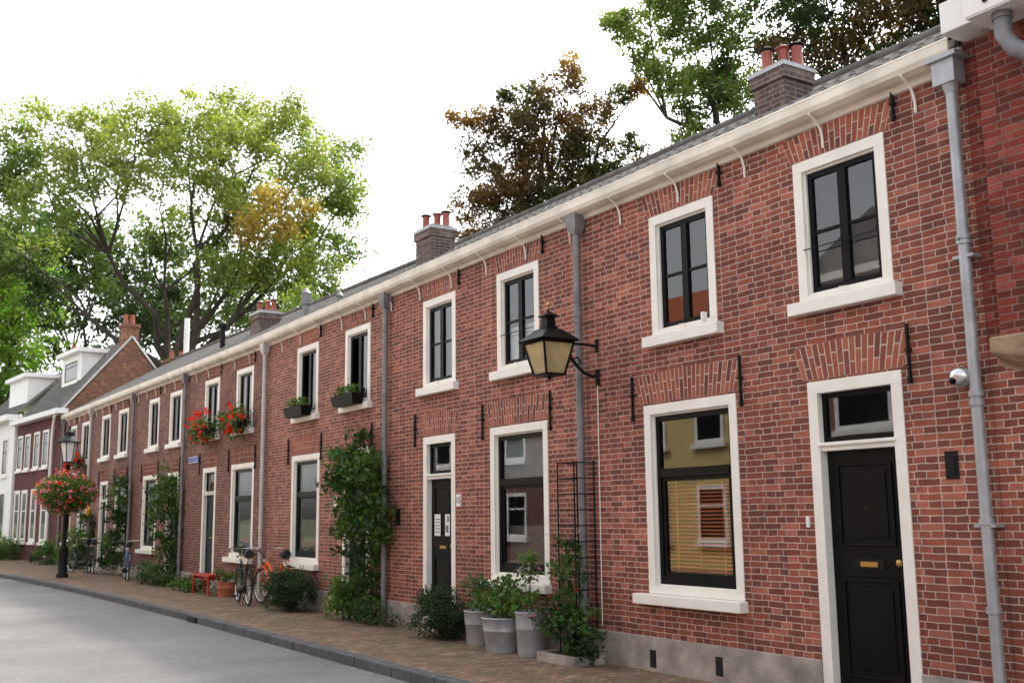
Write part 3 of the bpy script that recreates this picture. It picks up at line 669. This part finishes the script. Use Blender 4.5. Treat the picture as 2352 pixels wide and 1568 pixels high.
br.tube([(-.47,9.83,3.58),(-.44,9.83,3.48),(-.38,9.83,3.40),(-.30,9.83,3.32),(-.22,9.83,3.26),(-.10,9.83,3.22),(-.02,9.83,3.24)],.02,8)
br.tube([(-.30,9.83,3.32),(-.26,9.83,3.38),(-.30,9.83,3.43),(-.35,9.83,3.41)],.012,6); br.tube([(-.02,9.83,3.30),(-.02,9.83,3.12)],.027,8)
g.done()

# ================================================================== STREET LAMP WITH BASKET
lx,ly=-1.68,33.5
g=Grp('street_lamp',(lx,ly,0)); p=g('post','iron')
p.lathe((lx,ly,0),[(.17,0),(.17,.08),(.13,.12),(.125,.75),(.14,.8),(.09,.86),(.065,.95),(.055,2.2),(.05,3.15),(.09,3.2),(.05,3.25)],14)
p.lathe((lx,ly,3.28),[(.05,0),(.16,.02),(.16,.05)],6)
g('lantern_glass','lampwhite').lathe((lx,ly,3.33),[(.14,0),(.24,.55)],6)
p.lathe((lx,ly,3.88),[(.33,0),(.34,.03),(.2,.16),(.12,.2),(.11,.3),(.14,.31),(.04,.38),(.03,.5)],6)
for i in range(6):
    a=2*math.pi*i/6; p.tube([(lx+.145*math.cos(a),ly+.145*math.sin(a),3.33),(lx+.245*math.cos(a),ly+.245*math.sin(a),3.88)],.014,5)
g.done()
def blob(n,c,r,sq=(1,1,1),sh=.5):
    d=rng.normal(size=(n,3)); d/=np.linalg.norm(d,axis=1,keepdims=True); return np.array(c)+d*(rng.uniform(.1,1,size=(n,1))**sh)*r*np.array(sq)
def colmix(n,cols,var=.25):
    i=rng.integers(0,len(cols),n); return np.array(cols)[i]*rng.uniform(1-var,1+var,size=(n,1))
RED=(.75,.02,.015); PINK=(.75,.12,.25); GRN=(.06,.13,.03); LG=(.16,.24,.05); DG=(.03,.07,.02)
e=empty('flower_basket',(lx,ly,2.3))
P=np.concatenate([blob(4600,(lx,ly,2.45),.88,(1,1,.66)),blob(900,(lx,ly,2.05),.6,(1,1,.5))]); leafmesh('leaves',P,.09,colmix(len(P),[GRN,LG,LG,DG]),parent=e)
k=190; C=blob(k,(lx,ly,2.45),.92,(1,1,.68),.12); cc=colmix(k,[RED,PINK,(.8,.25,.4),(.8,.35,.55),(.8,.25,.1)]); P=np.repeat(C,6,0)+rng.normal(size=(k*6,3))*.03; leafmesh('flowers',P,.065,np.repeat(cc,6,0),'petal',e,asp=.9)
b=MB(); b.lathe((lx,ly,1.95),[(.1,0),(.3,.1),(.42,.3),(.42,.33)],14); b.done('basket_bowl','iron',e)
def geranium(y0,y1,z,n=700,x=-.28):
    e=empty('geranium_box',(x,(y0+y1)/2,z)); b=MB(); b.box(x-.1,x+.12,y0,y1,z-.08,z+.1); b.done('planter','iron',e,False)
    P=np.column_stack([rng.normal(x,.12,n),rng.uniform(y0-.05,y1+.05,n),rng.normal(z+.06,.15,n)]); leafmesh('leaves',P,.09,colmix(n,[GRN,LG,DG]),parent=e)
    k=int((y1-y0)*22)
    C=np.column_stack([rng.normal(x-.07,.12,k),rng.uniform(y0-.05,y1+.05,k),rng.uniform(z-.2,z+.5,k)]); P=np.repeat(C,16,0)+rng.normal(size=(k*16,3))*.035
    leafmesh('flowers',P,.06,colmix(len(P),[RED,(.85,.04,.02)]),'petal',e,asp=.9)
geranium(21.95,22.95,3.62); geranium(24.3,25.3,3.60); geranium(39.4,41.0,3.6,600)

# ================================================================== POTS, SHRUBS, CLIMBERS
def pot(x,y,r,h,taper=.82):
    b=MB(); b.lathe((x,y,0),[(r*taper,0.0),(r*taper*1.01,.01),(r*.93,h*.6),(r*.95,h*.61),(r*.96,h*.64),(r*.95,h*.66),(r,h*.97),(r*1.05,h),(r*1.03,h+.012),(r*.95,h),(r*.93,h-.05),(.01,h-.05)],28); return b
def shrub(name,x,y,z,lobes,lsz,cols,dens=2.6,csz=.16,parent=None,stems=True,flowers=None,asp=.55):
    e=parent or empty(name,(x,y,0)); LL=[(x+l[0],y+l[1],z+l[2],l[3],cols[i%len(cols)],l[4] if len(l)>4 else .9) for i,l in enumerate(lobes)]
    P,C,K=clumps(LL,dens,csz,lsz,.3); ok=(P[:,2]>.015)&(P[:,0]<-.02); P=P[ok];C=C[ok]
    leafmesh('leaves',P,rng.uniform(.6,1.3,len(P))*lsz,C,parent=e,asp=asp)
    if stems:
        b=MB()
        for q,lb in K[::4]: b.tube([(x+rng.normal()*.03,y+rng.normal()*.03,z),((x+q[0])/2+rng.normal()*.03,(y+q[1])/2,(z+q[2])/2),tuple(q)],[.010,.007,.003],4,False)
        b.done('stems','stem',e)
    if flowers:
        k=flowers[0]; C=blob(k,(x,y,z+flowers[2]),flowers[3],(1,1,.8),.3); P=np.repeat(C,6,0)+rng.normal(size=(k*6,3))*.010; leafmesh('flowers',P,.022,colmix(len(P),[flowers[1]]),'petal',e,asp=.9)
    return e
BL=(.028,.062,.022); BL2=(.045,.085,.028)
e=empty('potted_plant',(-.27,12.15,0)); pot(-.27,12.15,.2,.42).done('zinc_pot','zinc',e); shrub('',-.27,12.15,.4,[(0,0,.2,.22),(0,.1,.35,.16)],.05,[GRN,(.07,.12,.05)],1.6,.12,parent=e)
e=empty('potted_plant',(-.38,11.38,0)); pot(-.38,11.38,.27,.40,taper=.8).done('zinc_pot','zinc',e); shrub('',-.38,11.38,.38,[(0,0,.14,.28),(0,.2,.12,.2),(-.05,-.2,.16,.2),(0,0,.4,.14)],.085,[(.09,.17,.04),(.07,.14,.04)],1.4,.14,parent=e,flowers=(3,RED,.1,.25))
e=empty('potted_plant',(-.34,10.83,0)); pot(-.34,10.83,.19,.50,taper=.85).done('zinc_pot','zinc',e); shrub('',-.34,10.83,.48,[(0,0,.16,.22),(0,0,.45,.12),(.05,.05,.62,.08)],.055,[(.09,.17,.04),(.11,.17,.06)],1.3,.12,parent=e,flowers=(8,(.7,.5,.6),.5,.2))
e=empty('potted_plant',(-.3,10.1,0)); b=MB(); b.box(-.52,-.10,9.72,10.45,0,.05); b.box(-.52,-.10,9.72,9.76,.05,.10); b.box(-.52,-.10,10.41,10.45,.05,.10); b.box(-.52,-.48,9.76,10.41,.05,.10); b.box(-.14,-.10,9.76,10.41,.05,.10); b.done('planter_tray','concrete',e)
b=MB(); b.box(-.48,-.14,9.76,10.41,.05,.085); b.done('soil','soil',e)
shrub('',-.3,10.1,.08,[(0,0,.25,.3),(0,-.2,.35,.28),(.02,.2,.4,.28),(-.02,0,.65,.27),(0,.08,.95,.2),(-.05,-.45,.12,.15),(.05,.05,1.25,.13)],.06,[(.04,.10,.025),(.06,.13,.03),(.03,.075,.025)],1.5,.14,parent=e,flowers=(6,RED,.5,.5))
shrub('round_shrub',-.38,13.0,0,[(0,0,.33,.38),(0,.22,.28,.3),(0,-.22,.3,.3),(-.05,0,.44,.27)],.035,[BL,BL2,BL],2.4,.12)
shrub('round_shrub',-.45,18.45,0,[(0,0,.38,.44),(0,.32,.3,.34),(0,-.32,.34,.34),(-.05,.1,.5,.3)],.04,[BL,BL2,BL],2.4,.13)
shrub('leafy_shrub',-.32,16.25,0,[(0,0,.3,.36),(0,.3,.22,.26),(0,-.1,.55,.22),(-.1,.2,.5,.18)],.08,[(.10,.20,.04),(.08,.17,.035)],1.8)
shrub('low_shrub',-.35,15.2,0,[(0,0,.14,.22),(0,-.35,.11,.18),(0,.3,.13,.2)],.045,[(.035,.08,.03),(.05,.09,.03),(.1,.07,.03)],2)
shrub('low_shrub',-.4,24.9,0,[(0,0,.15,.3),(0,.5,.12,.3),(0,-.5,.12,.25)],.07,[GRN,(.08,.15,.04)],2)
shrub('leafy_shrub',-.45,27.6,0,[(0,0,.25,.35),(0,.6,.25,.35),(0,-.5,.2,.3),(0,1.2,.3,.3)],.07,[(.07,.12,.04),(.05,.10,.04)],2)
shrub('leafy_shrub',-.4,39.2,0,[(0,0,.5,.6),(0,.8,.4,.5),(0,0,1.0,.4)],.1,[(.09,.18,.04),(.07,.14,.03)],2,.2)
shrub('low_shrub',-.6,43.2,0,[(0,0,.35,.5),(0,1.0,.3,.4)],.1,[GRN,DG],2,.2)
shrub('low_shrub',-1.0,49.5,0,[(0,0,.4,.6),(0,1.2,.35,.5),(-.2,2.4,.5,.6)],.12,[GRN,DG,LG],2,.25)
shrub('low_shrub',-1.5,55,0,[(0,0,.5,.7),(0,2,.5,.8),(-.2,4,.6,.9)],.12,[GRN,DG,LG],2,.25)
shrub('leafy_shrub',-.2,21.75,0,[(0,0,.4,.22),(.0,.0,.9,.17)],.06,[GRN,DG],1.6)
e=empty('potted_plant',(-.3,22.6,0)); pot(-.3,22.6,.2,.3,taper=.75).done('terracotta_pot','terra',e); shrub('',-.3,22.6,.28,[(0,0,.2,.22)],.06,[GRN],1.6,parent=e)
def climber(name,pts,lsz,cols,csz=.2,dens=1.9):
    e=empty(name,(-.1,pts[0][0],0)); LL=[(-.16-p[2]*.3,p[0],p[1],p[2],cols[i%len(cols)],1.) for i,p in enumerate(pts)]
    P,C,K=clumps(LL,dens,csz,lsz,.35); P[:,0]=np.where(P[:,0]>-.02,-.02-np.abs(P[:,0]+.02)*.4,P[:,0]); ok=P[:,2]>.02
    leafmesh('leaves',P[ok],rng.uniform(.6,1.3,ok.sum())*lsz,C[ok],parent=e)
    b=MB()
    for k in range(3):
        b.tube([(-.06,pts[0][0]+k*.05,0)]+[(-.06,p[0]+rng.normal()*.08,p[1]) for p in pts[:6]],.012,5)
    b.done('stems','stem',e)
CG=[(.035,.085,.022),(.05,.11,.025),(.03,.07,.02),(.07,.14,.03)]
climber('climbing_plant',[(15.75,.4,.28),(15.8,.8,.30),(15.85,1.2,.34),(15.85,1.6,.44),(15.8,2.0,.52),(16.0,2.4,.48),(16.35,2.45,.42),(15.5,2.2,.4),(16.75,2.35,.24),(15.35,1.7,.3),(15.9,2.75,.26),(15.3,1.3,.18),(16.25,1.7,.25),(15.6,.15,.28)],.10,CG)
climber('climbing_plant',[(27.5,.4,.3),(27.5,1.0,.35),(27.6,1.5,.45),(27.5,2.0,.45),(28.3,2.2,.3),(27.3,2.4,.3),(28.8,2.4,.2),(27.8,2.7,.25)],.10,CG)
climber('climbing_plant',[(33.0,.4,.3),(33.0,1.0,.35),(33.1,1.6,.45),(33.0,2.2,.45),(33.0,2.7,.3),(33.9,1.0,.4),(34.5,.5,.4)],.11,CG)
climber('climbing_plant',[(38.2,.4,.4),(38.0,1.0,.4),(37.9,1.6,.3)],.12,CG)
e=empty('sunflower',(-.6,35.6,0)); b=MB(); b.tube([(-.6,35.6,0),(-.6,35.6,1.9)],.02,5); b.tube([(-.67,35.6,1.9),(-.60,35.6,1.9)],.07,10); b.done('stalk','stem',e)
P=blob(60,(-.66,35.6,1.9),.16,(.2,1,1),.3); leafmesh('petals',P,.1,colmix(60,[(.8,.5,.03)]),'petal',e)
b=MB()
for y in (9.95,10.28):
    for x in (-.02,-.30): b.tube([(x,y,.05),(x,y,2.25)],.010,5)
for i in range(12):
    z=.25+i*.18
    b.tube([(-.02,9.95,z),(-.30,9.95,z),(-.30,10.28,z),(-.02,10.28,z)],.007,4)
b.done('plant_trellis','iron')

# ================================================================== BENCH
g=Grp('red_bench',(-.42,23.6,0)); s=g('seat','red'); s.box(-.58,-.26,22.95,24.3,.40,.44)
for y,d in ((23.1,-.05),(24.15,.05)):
    for x in (-.54,-.30):
        s=g('legs','red'); s.tube([(x,y,.40),(x,y+d,0)],.026,4)
    g('rails','red').box(-.54,-.30,y-.02,y+.02,.33,.40)
g('rails','red').box(-.43,-.41,23.1,24.15,.30,.36)
g.done()

# ================================================================== BICYCLES
def bicycle(x,y,yaw,frm='iron',lean=.05,fl=1,fat=.016):
    g=Grp('bicycle',(x,y,0)); cy,sy=math.cos(yaw),math.sin(yaw)
    def P(s,l,z): s*=fl; l+=lean*z; return (x+s*sy+l*cy,y+s*cy-l*sy,z)
    ax=(cy,-sy,0)
    R=.335
    for s in (-.54,.54):
        c=P(s,0,R); g('tyres','rubber').ring(c,R-.015,.021,ax,32,6); g('rims','steel').ring(c,R-.045,.010,ax,28,4)
        for i in range(14):
            a=2*math.pi*i/14; g('spokes','steel').tube([P(s,.015*(-1)**i,R),P(s+.285*math.cos(a),0,R+.285*math.sin(a))],.0018,3,False)
        g('hubs','steel').tube([P(s,-.05,R),P(s,.05,R)],.022,8)
        fd=g('mudguards',frm); pts=[P(s+(R+.03)*math.cos(a),0,R+(R+.03)*math.sin(a)) for a in np.linspace(.25,2.7,10)]
        fd.tube(pts,.016,6)
    f=g('frame',frm); bb=P(-.1,0,.28); st=P(-.28,0,.78); hd=P(.36,0,.80); hb=P(.40,0,.66)
    f.tube([bb,st],fat,8); f.tube([bb,P(.1,0,.36),hb],fat*1.1,8); f.tube([P(-.2,0,.6),P(.1,0,.62),hd],fat,8); f.tube([hd,hb],fat*1.2,8)
    for l in (-.055,.055):
        f.tube([P(-.54,l,R),P(-.1,l*.6,.28)],.009,6); f.tube([P(-.54,l,R),P(-.25,l*.4,.72)],.008,6); f.tube([P(.54,l,R),P(.43,l,.6),hb],.011,6)
    h=g('handlebar','steel'); h.tube([hd,P(.33,0,1.02)],.012,8); h.tube([P(.10,-.28,1.0),P(.25,-.27,1.05),P(.36,-.12,1.04),P(.36,.12,1.04),P(.25,.27,1.05),P(.10,.28,1.0)],.011,8)
    gr=g('grips','rubber'); gr.tube([P(.18,-.275,1.03),P(.08,-.28,.99)],.017,8); gr.tube([P(.18,.275,1.03),P(.08,.28,.99)],.017,8)
    g('seat_post','steel').tube([st,P(-.32,0,.92)],.012,8)
    sd=g('saddle','rubber'); pts=[P(-.45,0,.95),P(-.36,0,.955),P(-.24,0,.95),P(-.14,0,.94)]; sd.tube(pts,[.085,.095,.05,.02],10)
    rk=g('rear_rack','iron'); rk.tube([P(-.78,-.06,.72),P(-.36,-.06,.74)],.007,5); rk.tube([P(-.78,.06,.72),P(-.36,.06,.74)],.007,5)
    for s in (-.75,-.6,-.45): rk.tube([P(s,-.06,.73),P(s,.06,.73)],.006,5)
    rk.tube([P(-.7,.06,.72),P(-.54,.06,R)],.006,5); rk.tube([P(-.7,-.06,.72),P(-.54,-.06,R)],.006,5)
    cc=g('chain_case','iron'); cc.tube([P(-.54,-.06,R),P(-.1,-.06,.28)],[.05,.085],8)
    pd=g('pedals','rubber'); pd.tube([P(-.1,-.09,.28),P(.02,-.1,.16)],.009,5); pd.tube([P(-.1,.09,.28),P(-.22,.1,.40)],.009,5); pd.tube([P(.02,-.1,.16),P(.02,-.2,.16)],.02,6); pd.tube([P(-.22,.1,.40),P(-.22,.2,.40)],.02,6)
    g('headlight','steel').lathe(P(.46,0,.82),[(.001,-.04),(.035,-.02),(.035,.02),(.001,.04)],10)
    g.done(); return g,P
bicycle(-.62,20.55,.14,'iron',.03)
bicycle(-.25,19.85,-.12,'orange',.03,1,.028)
bicycle(-.55,35.3,.1,'iron',.04); bicycle(-.75,36.0,-.3,'iron',.04)
bicycle(-.55,30.6,.15,'blue',.04)

# ================================================================== TREES
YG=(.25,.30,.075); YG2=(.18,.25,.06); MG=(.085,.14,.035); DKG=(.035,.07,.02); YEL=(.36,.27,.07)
def ul(u,v,r,c,b=0,s=.0263,u0=405): return ((u-u0)*s,b,10.5+(820-v)*s,r*s,c)
rot=math.radians(14.9)
lobes=[ul(560,275,70,YG),ul(430,300,70,YG,-1),ul(680,330,75,YG2,1),ul(630,265,45,YG),ul(310,330,60,YG,-2),ul(180,375,70,YG,-1),ul(110,430,65,YG2,1),ul(750,410,45,YG2),ul(710,450,70,YG2,2),
 ul(570,400,75,YG2,3),ul(430,410,75,YG,-3),ul(290,440,75,YG,-3),ul(160,500,70,YG2,-2),ul(60,430,50,MG),ul(620,610,60,YG,-2),ul(700,620,55,YG2,-1),ul(575,550,50,YEL,-4),ul(480,560,50,MG,2),ul(765,550,40,MG),
 ul(650,690,50,MG),ul(90,580,55,MG,2),ul(240,550,45,MG,3),ul(620,500,38,YEL,-4),ul(500,640,40,YG2,-3),ul(740,690,40,MG,1),ul(480,480,50,YG,-3),ul(370,360,55,YG2,2),ul(780,440,28,YG2),ul(20,560,60,MG,2),ul(500,245,35,YG,1),ul(250,320,35,YG,1),ul(380,500,50,YG2,2),ul(330,560,45,MG,3),ul(560,480,50,YG2,2),ul(680,530,50,YG2,1),
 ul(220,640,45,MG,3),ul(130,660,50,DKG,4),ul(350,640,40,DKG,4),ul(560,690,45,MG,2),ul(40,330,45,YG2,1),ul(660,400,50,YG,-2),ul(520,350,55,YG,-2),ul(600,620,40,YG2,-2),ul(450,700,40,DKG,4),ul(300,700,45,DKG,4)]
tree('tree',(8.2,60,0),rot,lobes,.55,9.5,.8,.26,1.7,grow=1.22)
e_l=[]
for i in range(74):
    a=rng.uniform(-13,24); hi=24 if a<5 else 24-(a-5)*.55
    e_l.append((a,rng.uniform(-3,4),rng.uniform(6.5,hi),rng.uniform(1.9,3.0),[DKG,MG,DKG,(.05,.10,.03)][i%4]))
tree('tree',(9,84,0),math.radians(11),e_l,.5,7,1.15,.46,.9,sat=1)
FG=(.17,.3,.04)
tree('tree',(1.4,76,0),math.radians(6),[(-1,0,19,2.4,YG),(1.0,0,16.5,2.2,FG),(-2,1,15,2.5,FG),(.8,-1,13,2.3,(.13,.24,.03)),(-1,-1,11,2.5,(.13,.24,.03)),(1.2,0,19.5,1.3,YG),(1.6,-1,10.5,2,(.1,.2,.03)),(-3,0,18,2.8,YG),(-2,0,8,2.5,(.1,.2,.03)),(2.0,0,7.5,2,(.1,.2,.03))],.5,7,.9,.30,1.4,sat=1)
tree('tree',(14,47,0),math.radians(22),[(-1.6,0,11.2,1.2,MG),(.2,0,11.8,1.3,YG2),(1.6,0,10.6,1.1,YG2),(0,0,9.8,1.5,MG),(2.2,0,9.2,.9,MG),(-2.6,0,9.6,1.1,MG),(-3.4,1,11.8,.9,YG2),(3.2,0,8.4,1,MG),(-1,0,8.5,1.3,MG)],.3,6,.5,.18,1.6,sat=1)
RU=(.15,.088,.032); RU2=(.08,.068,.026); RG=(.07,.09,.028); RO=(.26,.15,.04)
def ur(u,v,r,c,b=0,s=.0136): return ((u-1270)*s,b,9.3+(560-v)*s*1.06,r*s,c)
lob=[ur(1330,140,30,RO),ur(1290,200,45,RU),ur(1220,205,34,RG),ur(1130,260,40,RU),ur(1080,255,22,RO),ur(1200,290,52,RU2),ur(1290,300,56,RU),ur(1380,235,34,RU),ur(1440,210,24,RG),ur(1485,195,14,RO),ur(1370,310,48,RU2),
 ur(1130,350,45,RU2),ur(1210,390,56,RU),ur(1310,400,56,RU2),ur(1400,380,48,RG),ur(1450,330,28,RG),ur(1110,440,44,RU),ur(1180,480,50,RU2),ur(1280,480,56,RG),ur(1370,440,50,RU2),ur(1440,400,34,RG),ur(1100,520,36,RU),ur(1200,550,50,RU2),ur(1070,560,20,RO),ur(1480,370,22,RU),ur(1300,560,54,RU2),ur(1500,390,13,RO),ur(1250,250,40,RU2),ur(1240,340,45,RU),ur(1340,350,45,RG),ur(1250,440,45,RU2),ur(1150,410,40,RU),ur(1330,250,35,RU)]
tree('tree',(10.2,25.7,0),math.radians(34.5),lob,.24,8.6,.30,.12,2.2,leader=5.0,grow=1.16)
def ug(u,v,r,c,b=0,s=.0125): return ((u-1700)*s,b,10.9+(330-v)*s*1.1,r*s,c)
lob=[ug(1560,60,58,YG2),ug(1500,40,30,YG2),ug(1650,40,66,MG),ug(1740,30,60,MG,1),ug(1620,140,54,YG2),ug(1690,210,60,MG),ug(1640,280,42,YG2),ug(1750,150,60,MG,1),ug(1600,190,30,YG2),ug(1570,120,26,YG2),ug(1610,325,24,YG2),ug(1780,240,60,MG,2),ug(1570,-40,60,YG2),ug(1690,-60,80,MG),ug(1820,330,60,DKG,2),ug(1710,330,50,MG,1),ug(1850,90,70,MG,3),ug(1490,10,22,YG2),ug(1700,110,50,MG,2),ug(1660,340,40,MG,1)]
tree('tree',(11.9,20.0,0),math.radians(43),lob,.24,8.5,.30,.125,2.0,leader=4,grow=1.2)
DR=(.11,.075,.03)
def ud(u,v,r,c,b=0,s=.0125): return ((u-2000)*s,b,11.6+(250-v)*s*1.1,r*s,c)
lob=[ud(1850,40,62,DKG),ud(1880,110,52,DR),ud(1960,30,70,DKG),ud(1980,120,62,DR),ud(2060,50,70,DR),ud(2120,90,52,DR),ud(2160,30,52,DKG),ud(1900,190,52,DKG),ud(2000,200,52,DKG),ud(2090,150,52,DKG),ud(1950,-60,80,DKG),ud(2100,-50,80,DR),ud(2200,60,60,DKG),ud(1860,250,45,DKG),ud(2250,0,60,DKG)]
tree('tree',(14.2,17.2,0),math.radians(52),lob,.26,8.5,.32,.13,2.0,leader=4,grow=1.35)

# ================================================================== SKY + SUN
w=bpy.data.worlds.new('World'); S.world=w; w.use_nodes=True; nt=w.node_tree; nt.nodes.clear()
el,az=math.radians(52),math.radians(62)
sky=N(nt,'ShaderNodeTexSky'); sky.sky_type='NISHITA'; sky.sun_disc=False; sky.sun_elevation=el; sky.sun_rotation=az
sky.air_density=1.2; sky.dust_density=4; sky.ozone_density=1
hs=N(nt,'ShaderNodeHueSaturation'); hs.inputs['Saturation'].default_value=.18; hs.inputs['Value'].default_value=3.4; L(nt,sky.outputs[0],hs.inputs['Color'])
bg=N(nt,'ShaderNodeBackground'); bg.inputs[1].default_value=.15; o=N(nt,'ShaderNodeOutputWorld'); L(nt,hs.outputs[0],bg.inputs[0]); L(nt,bg.outputs[0],o.inputs[0])
sl=bpy.data.lights.new('sun','SUN'); sl.energy=3.0; sl.angle=math.radians(5); sl.color=(1,.94,.85)
so=bpy.data.objects.new('sun',sl); COL.objects.link(so)
d=Vector((math.sin(az)*math.cos(el),math.cos(az)*math.cos(el),math.sin(el))); so.rotation_euler=d.to_track_quat('Z','Y').to_euler(); so.location=(20,10,30)

# ================================================================== CAMERA
cam=bpy.data.cameras.new('camera'); co=bpy.data.objects.new('camera',cam); COL.objects.link(co)
cam.sensor_width=36; cam.lens=2433.5/2352*36; cam.clip_end=1500; cam.clip_start=.05
pi_,ya,ro=math.radians(9.238),math.radians(32.475),math.radians(.698)
Fh=Vector((math.sin(ya),math.cos(ya),0)); R0=Vector((math.cos(ya),-math.sin(ya),0)); Z=Vector((0,0,1))
F=Fh*math.cos(pi_)+Z*math.sin(pi_); U0=-Fh*math.sin(pi_)+Z*math.cos(pi_)
Rr=R0*math.cos(ro)-U0*math.sin(ro); Uu=R0*math.sin(ro)+U0*math.cos(ro)
co.matrix_world=Matrix(((Rr.x,Uu.x,-F.x,-7.452),(Rr.y,Uu.y,-F.y,0),(Rr.z,Uu.z,-F.z,1.65),(0,0,0,1)))
cam.dof.use_dof=True; cam.dof.focus_distance=12; cam.dof.aperture_fstop=2.8
S.camera=co
S.view_settings.view_transform='Standard'; S.view_settings.look='None'; S.view_settings.exposure=0
print('leaves',NLEAF[0])
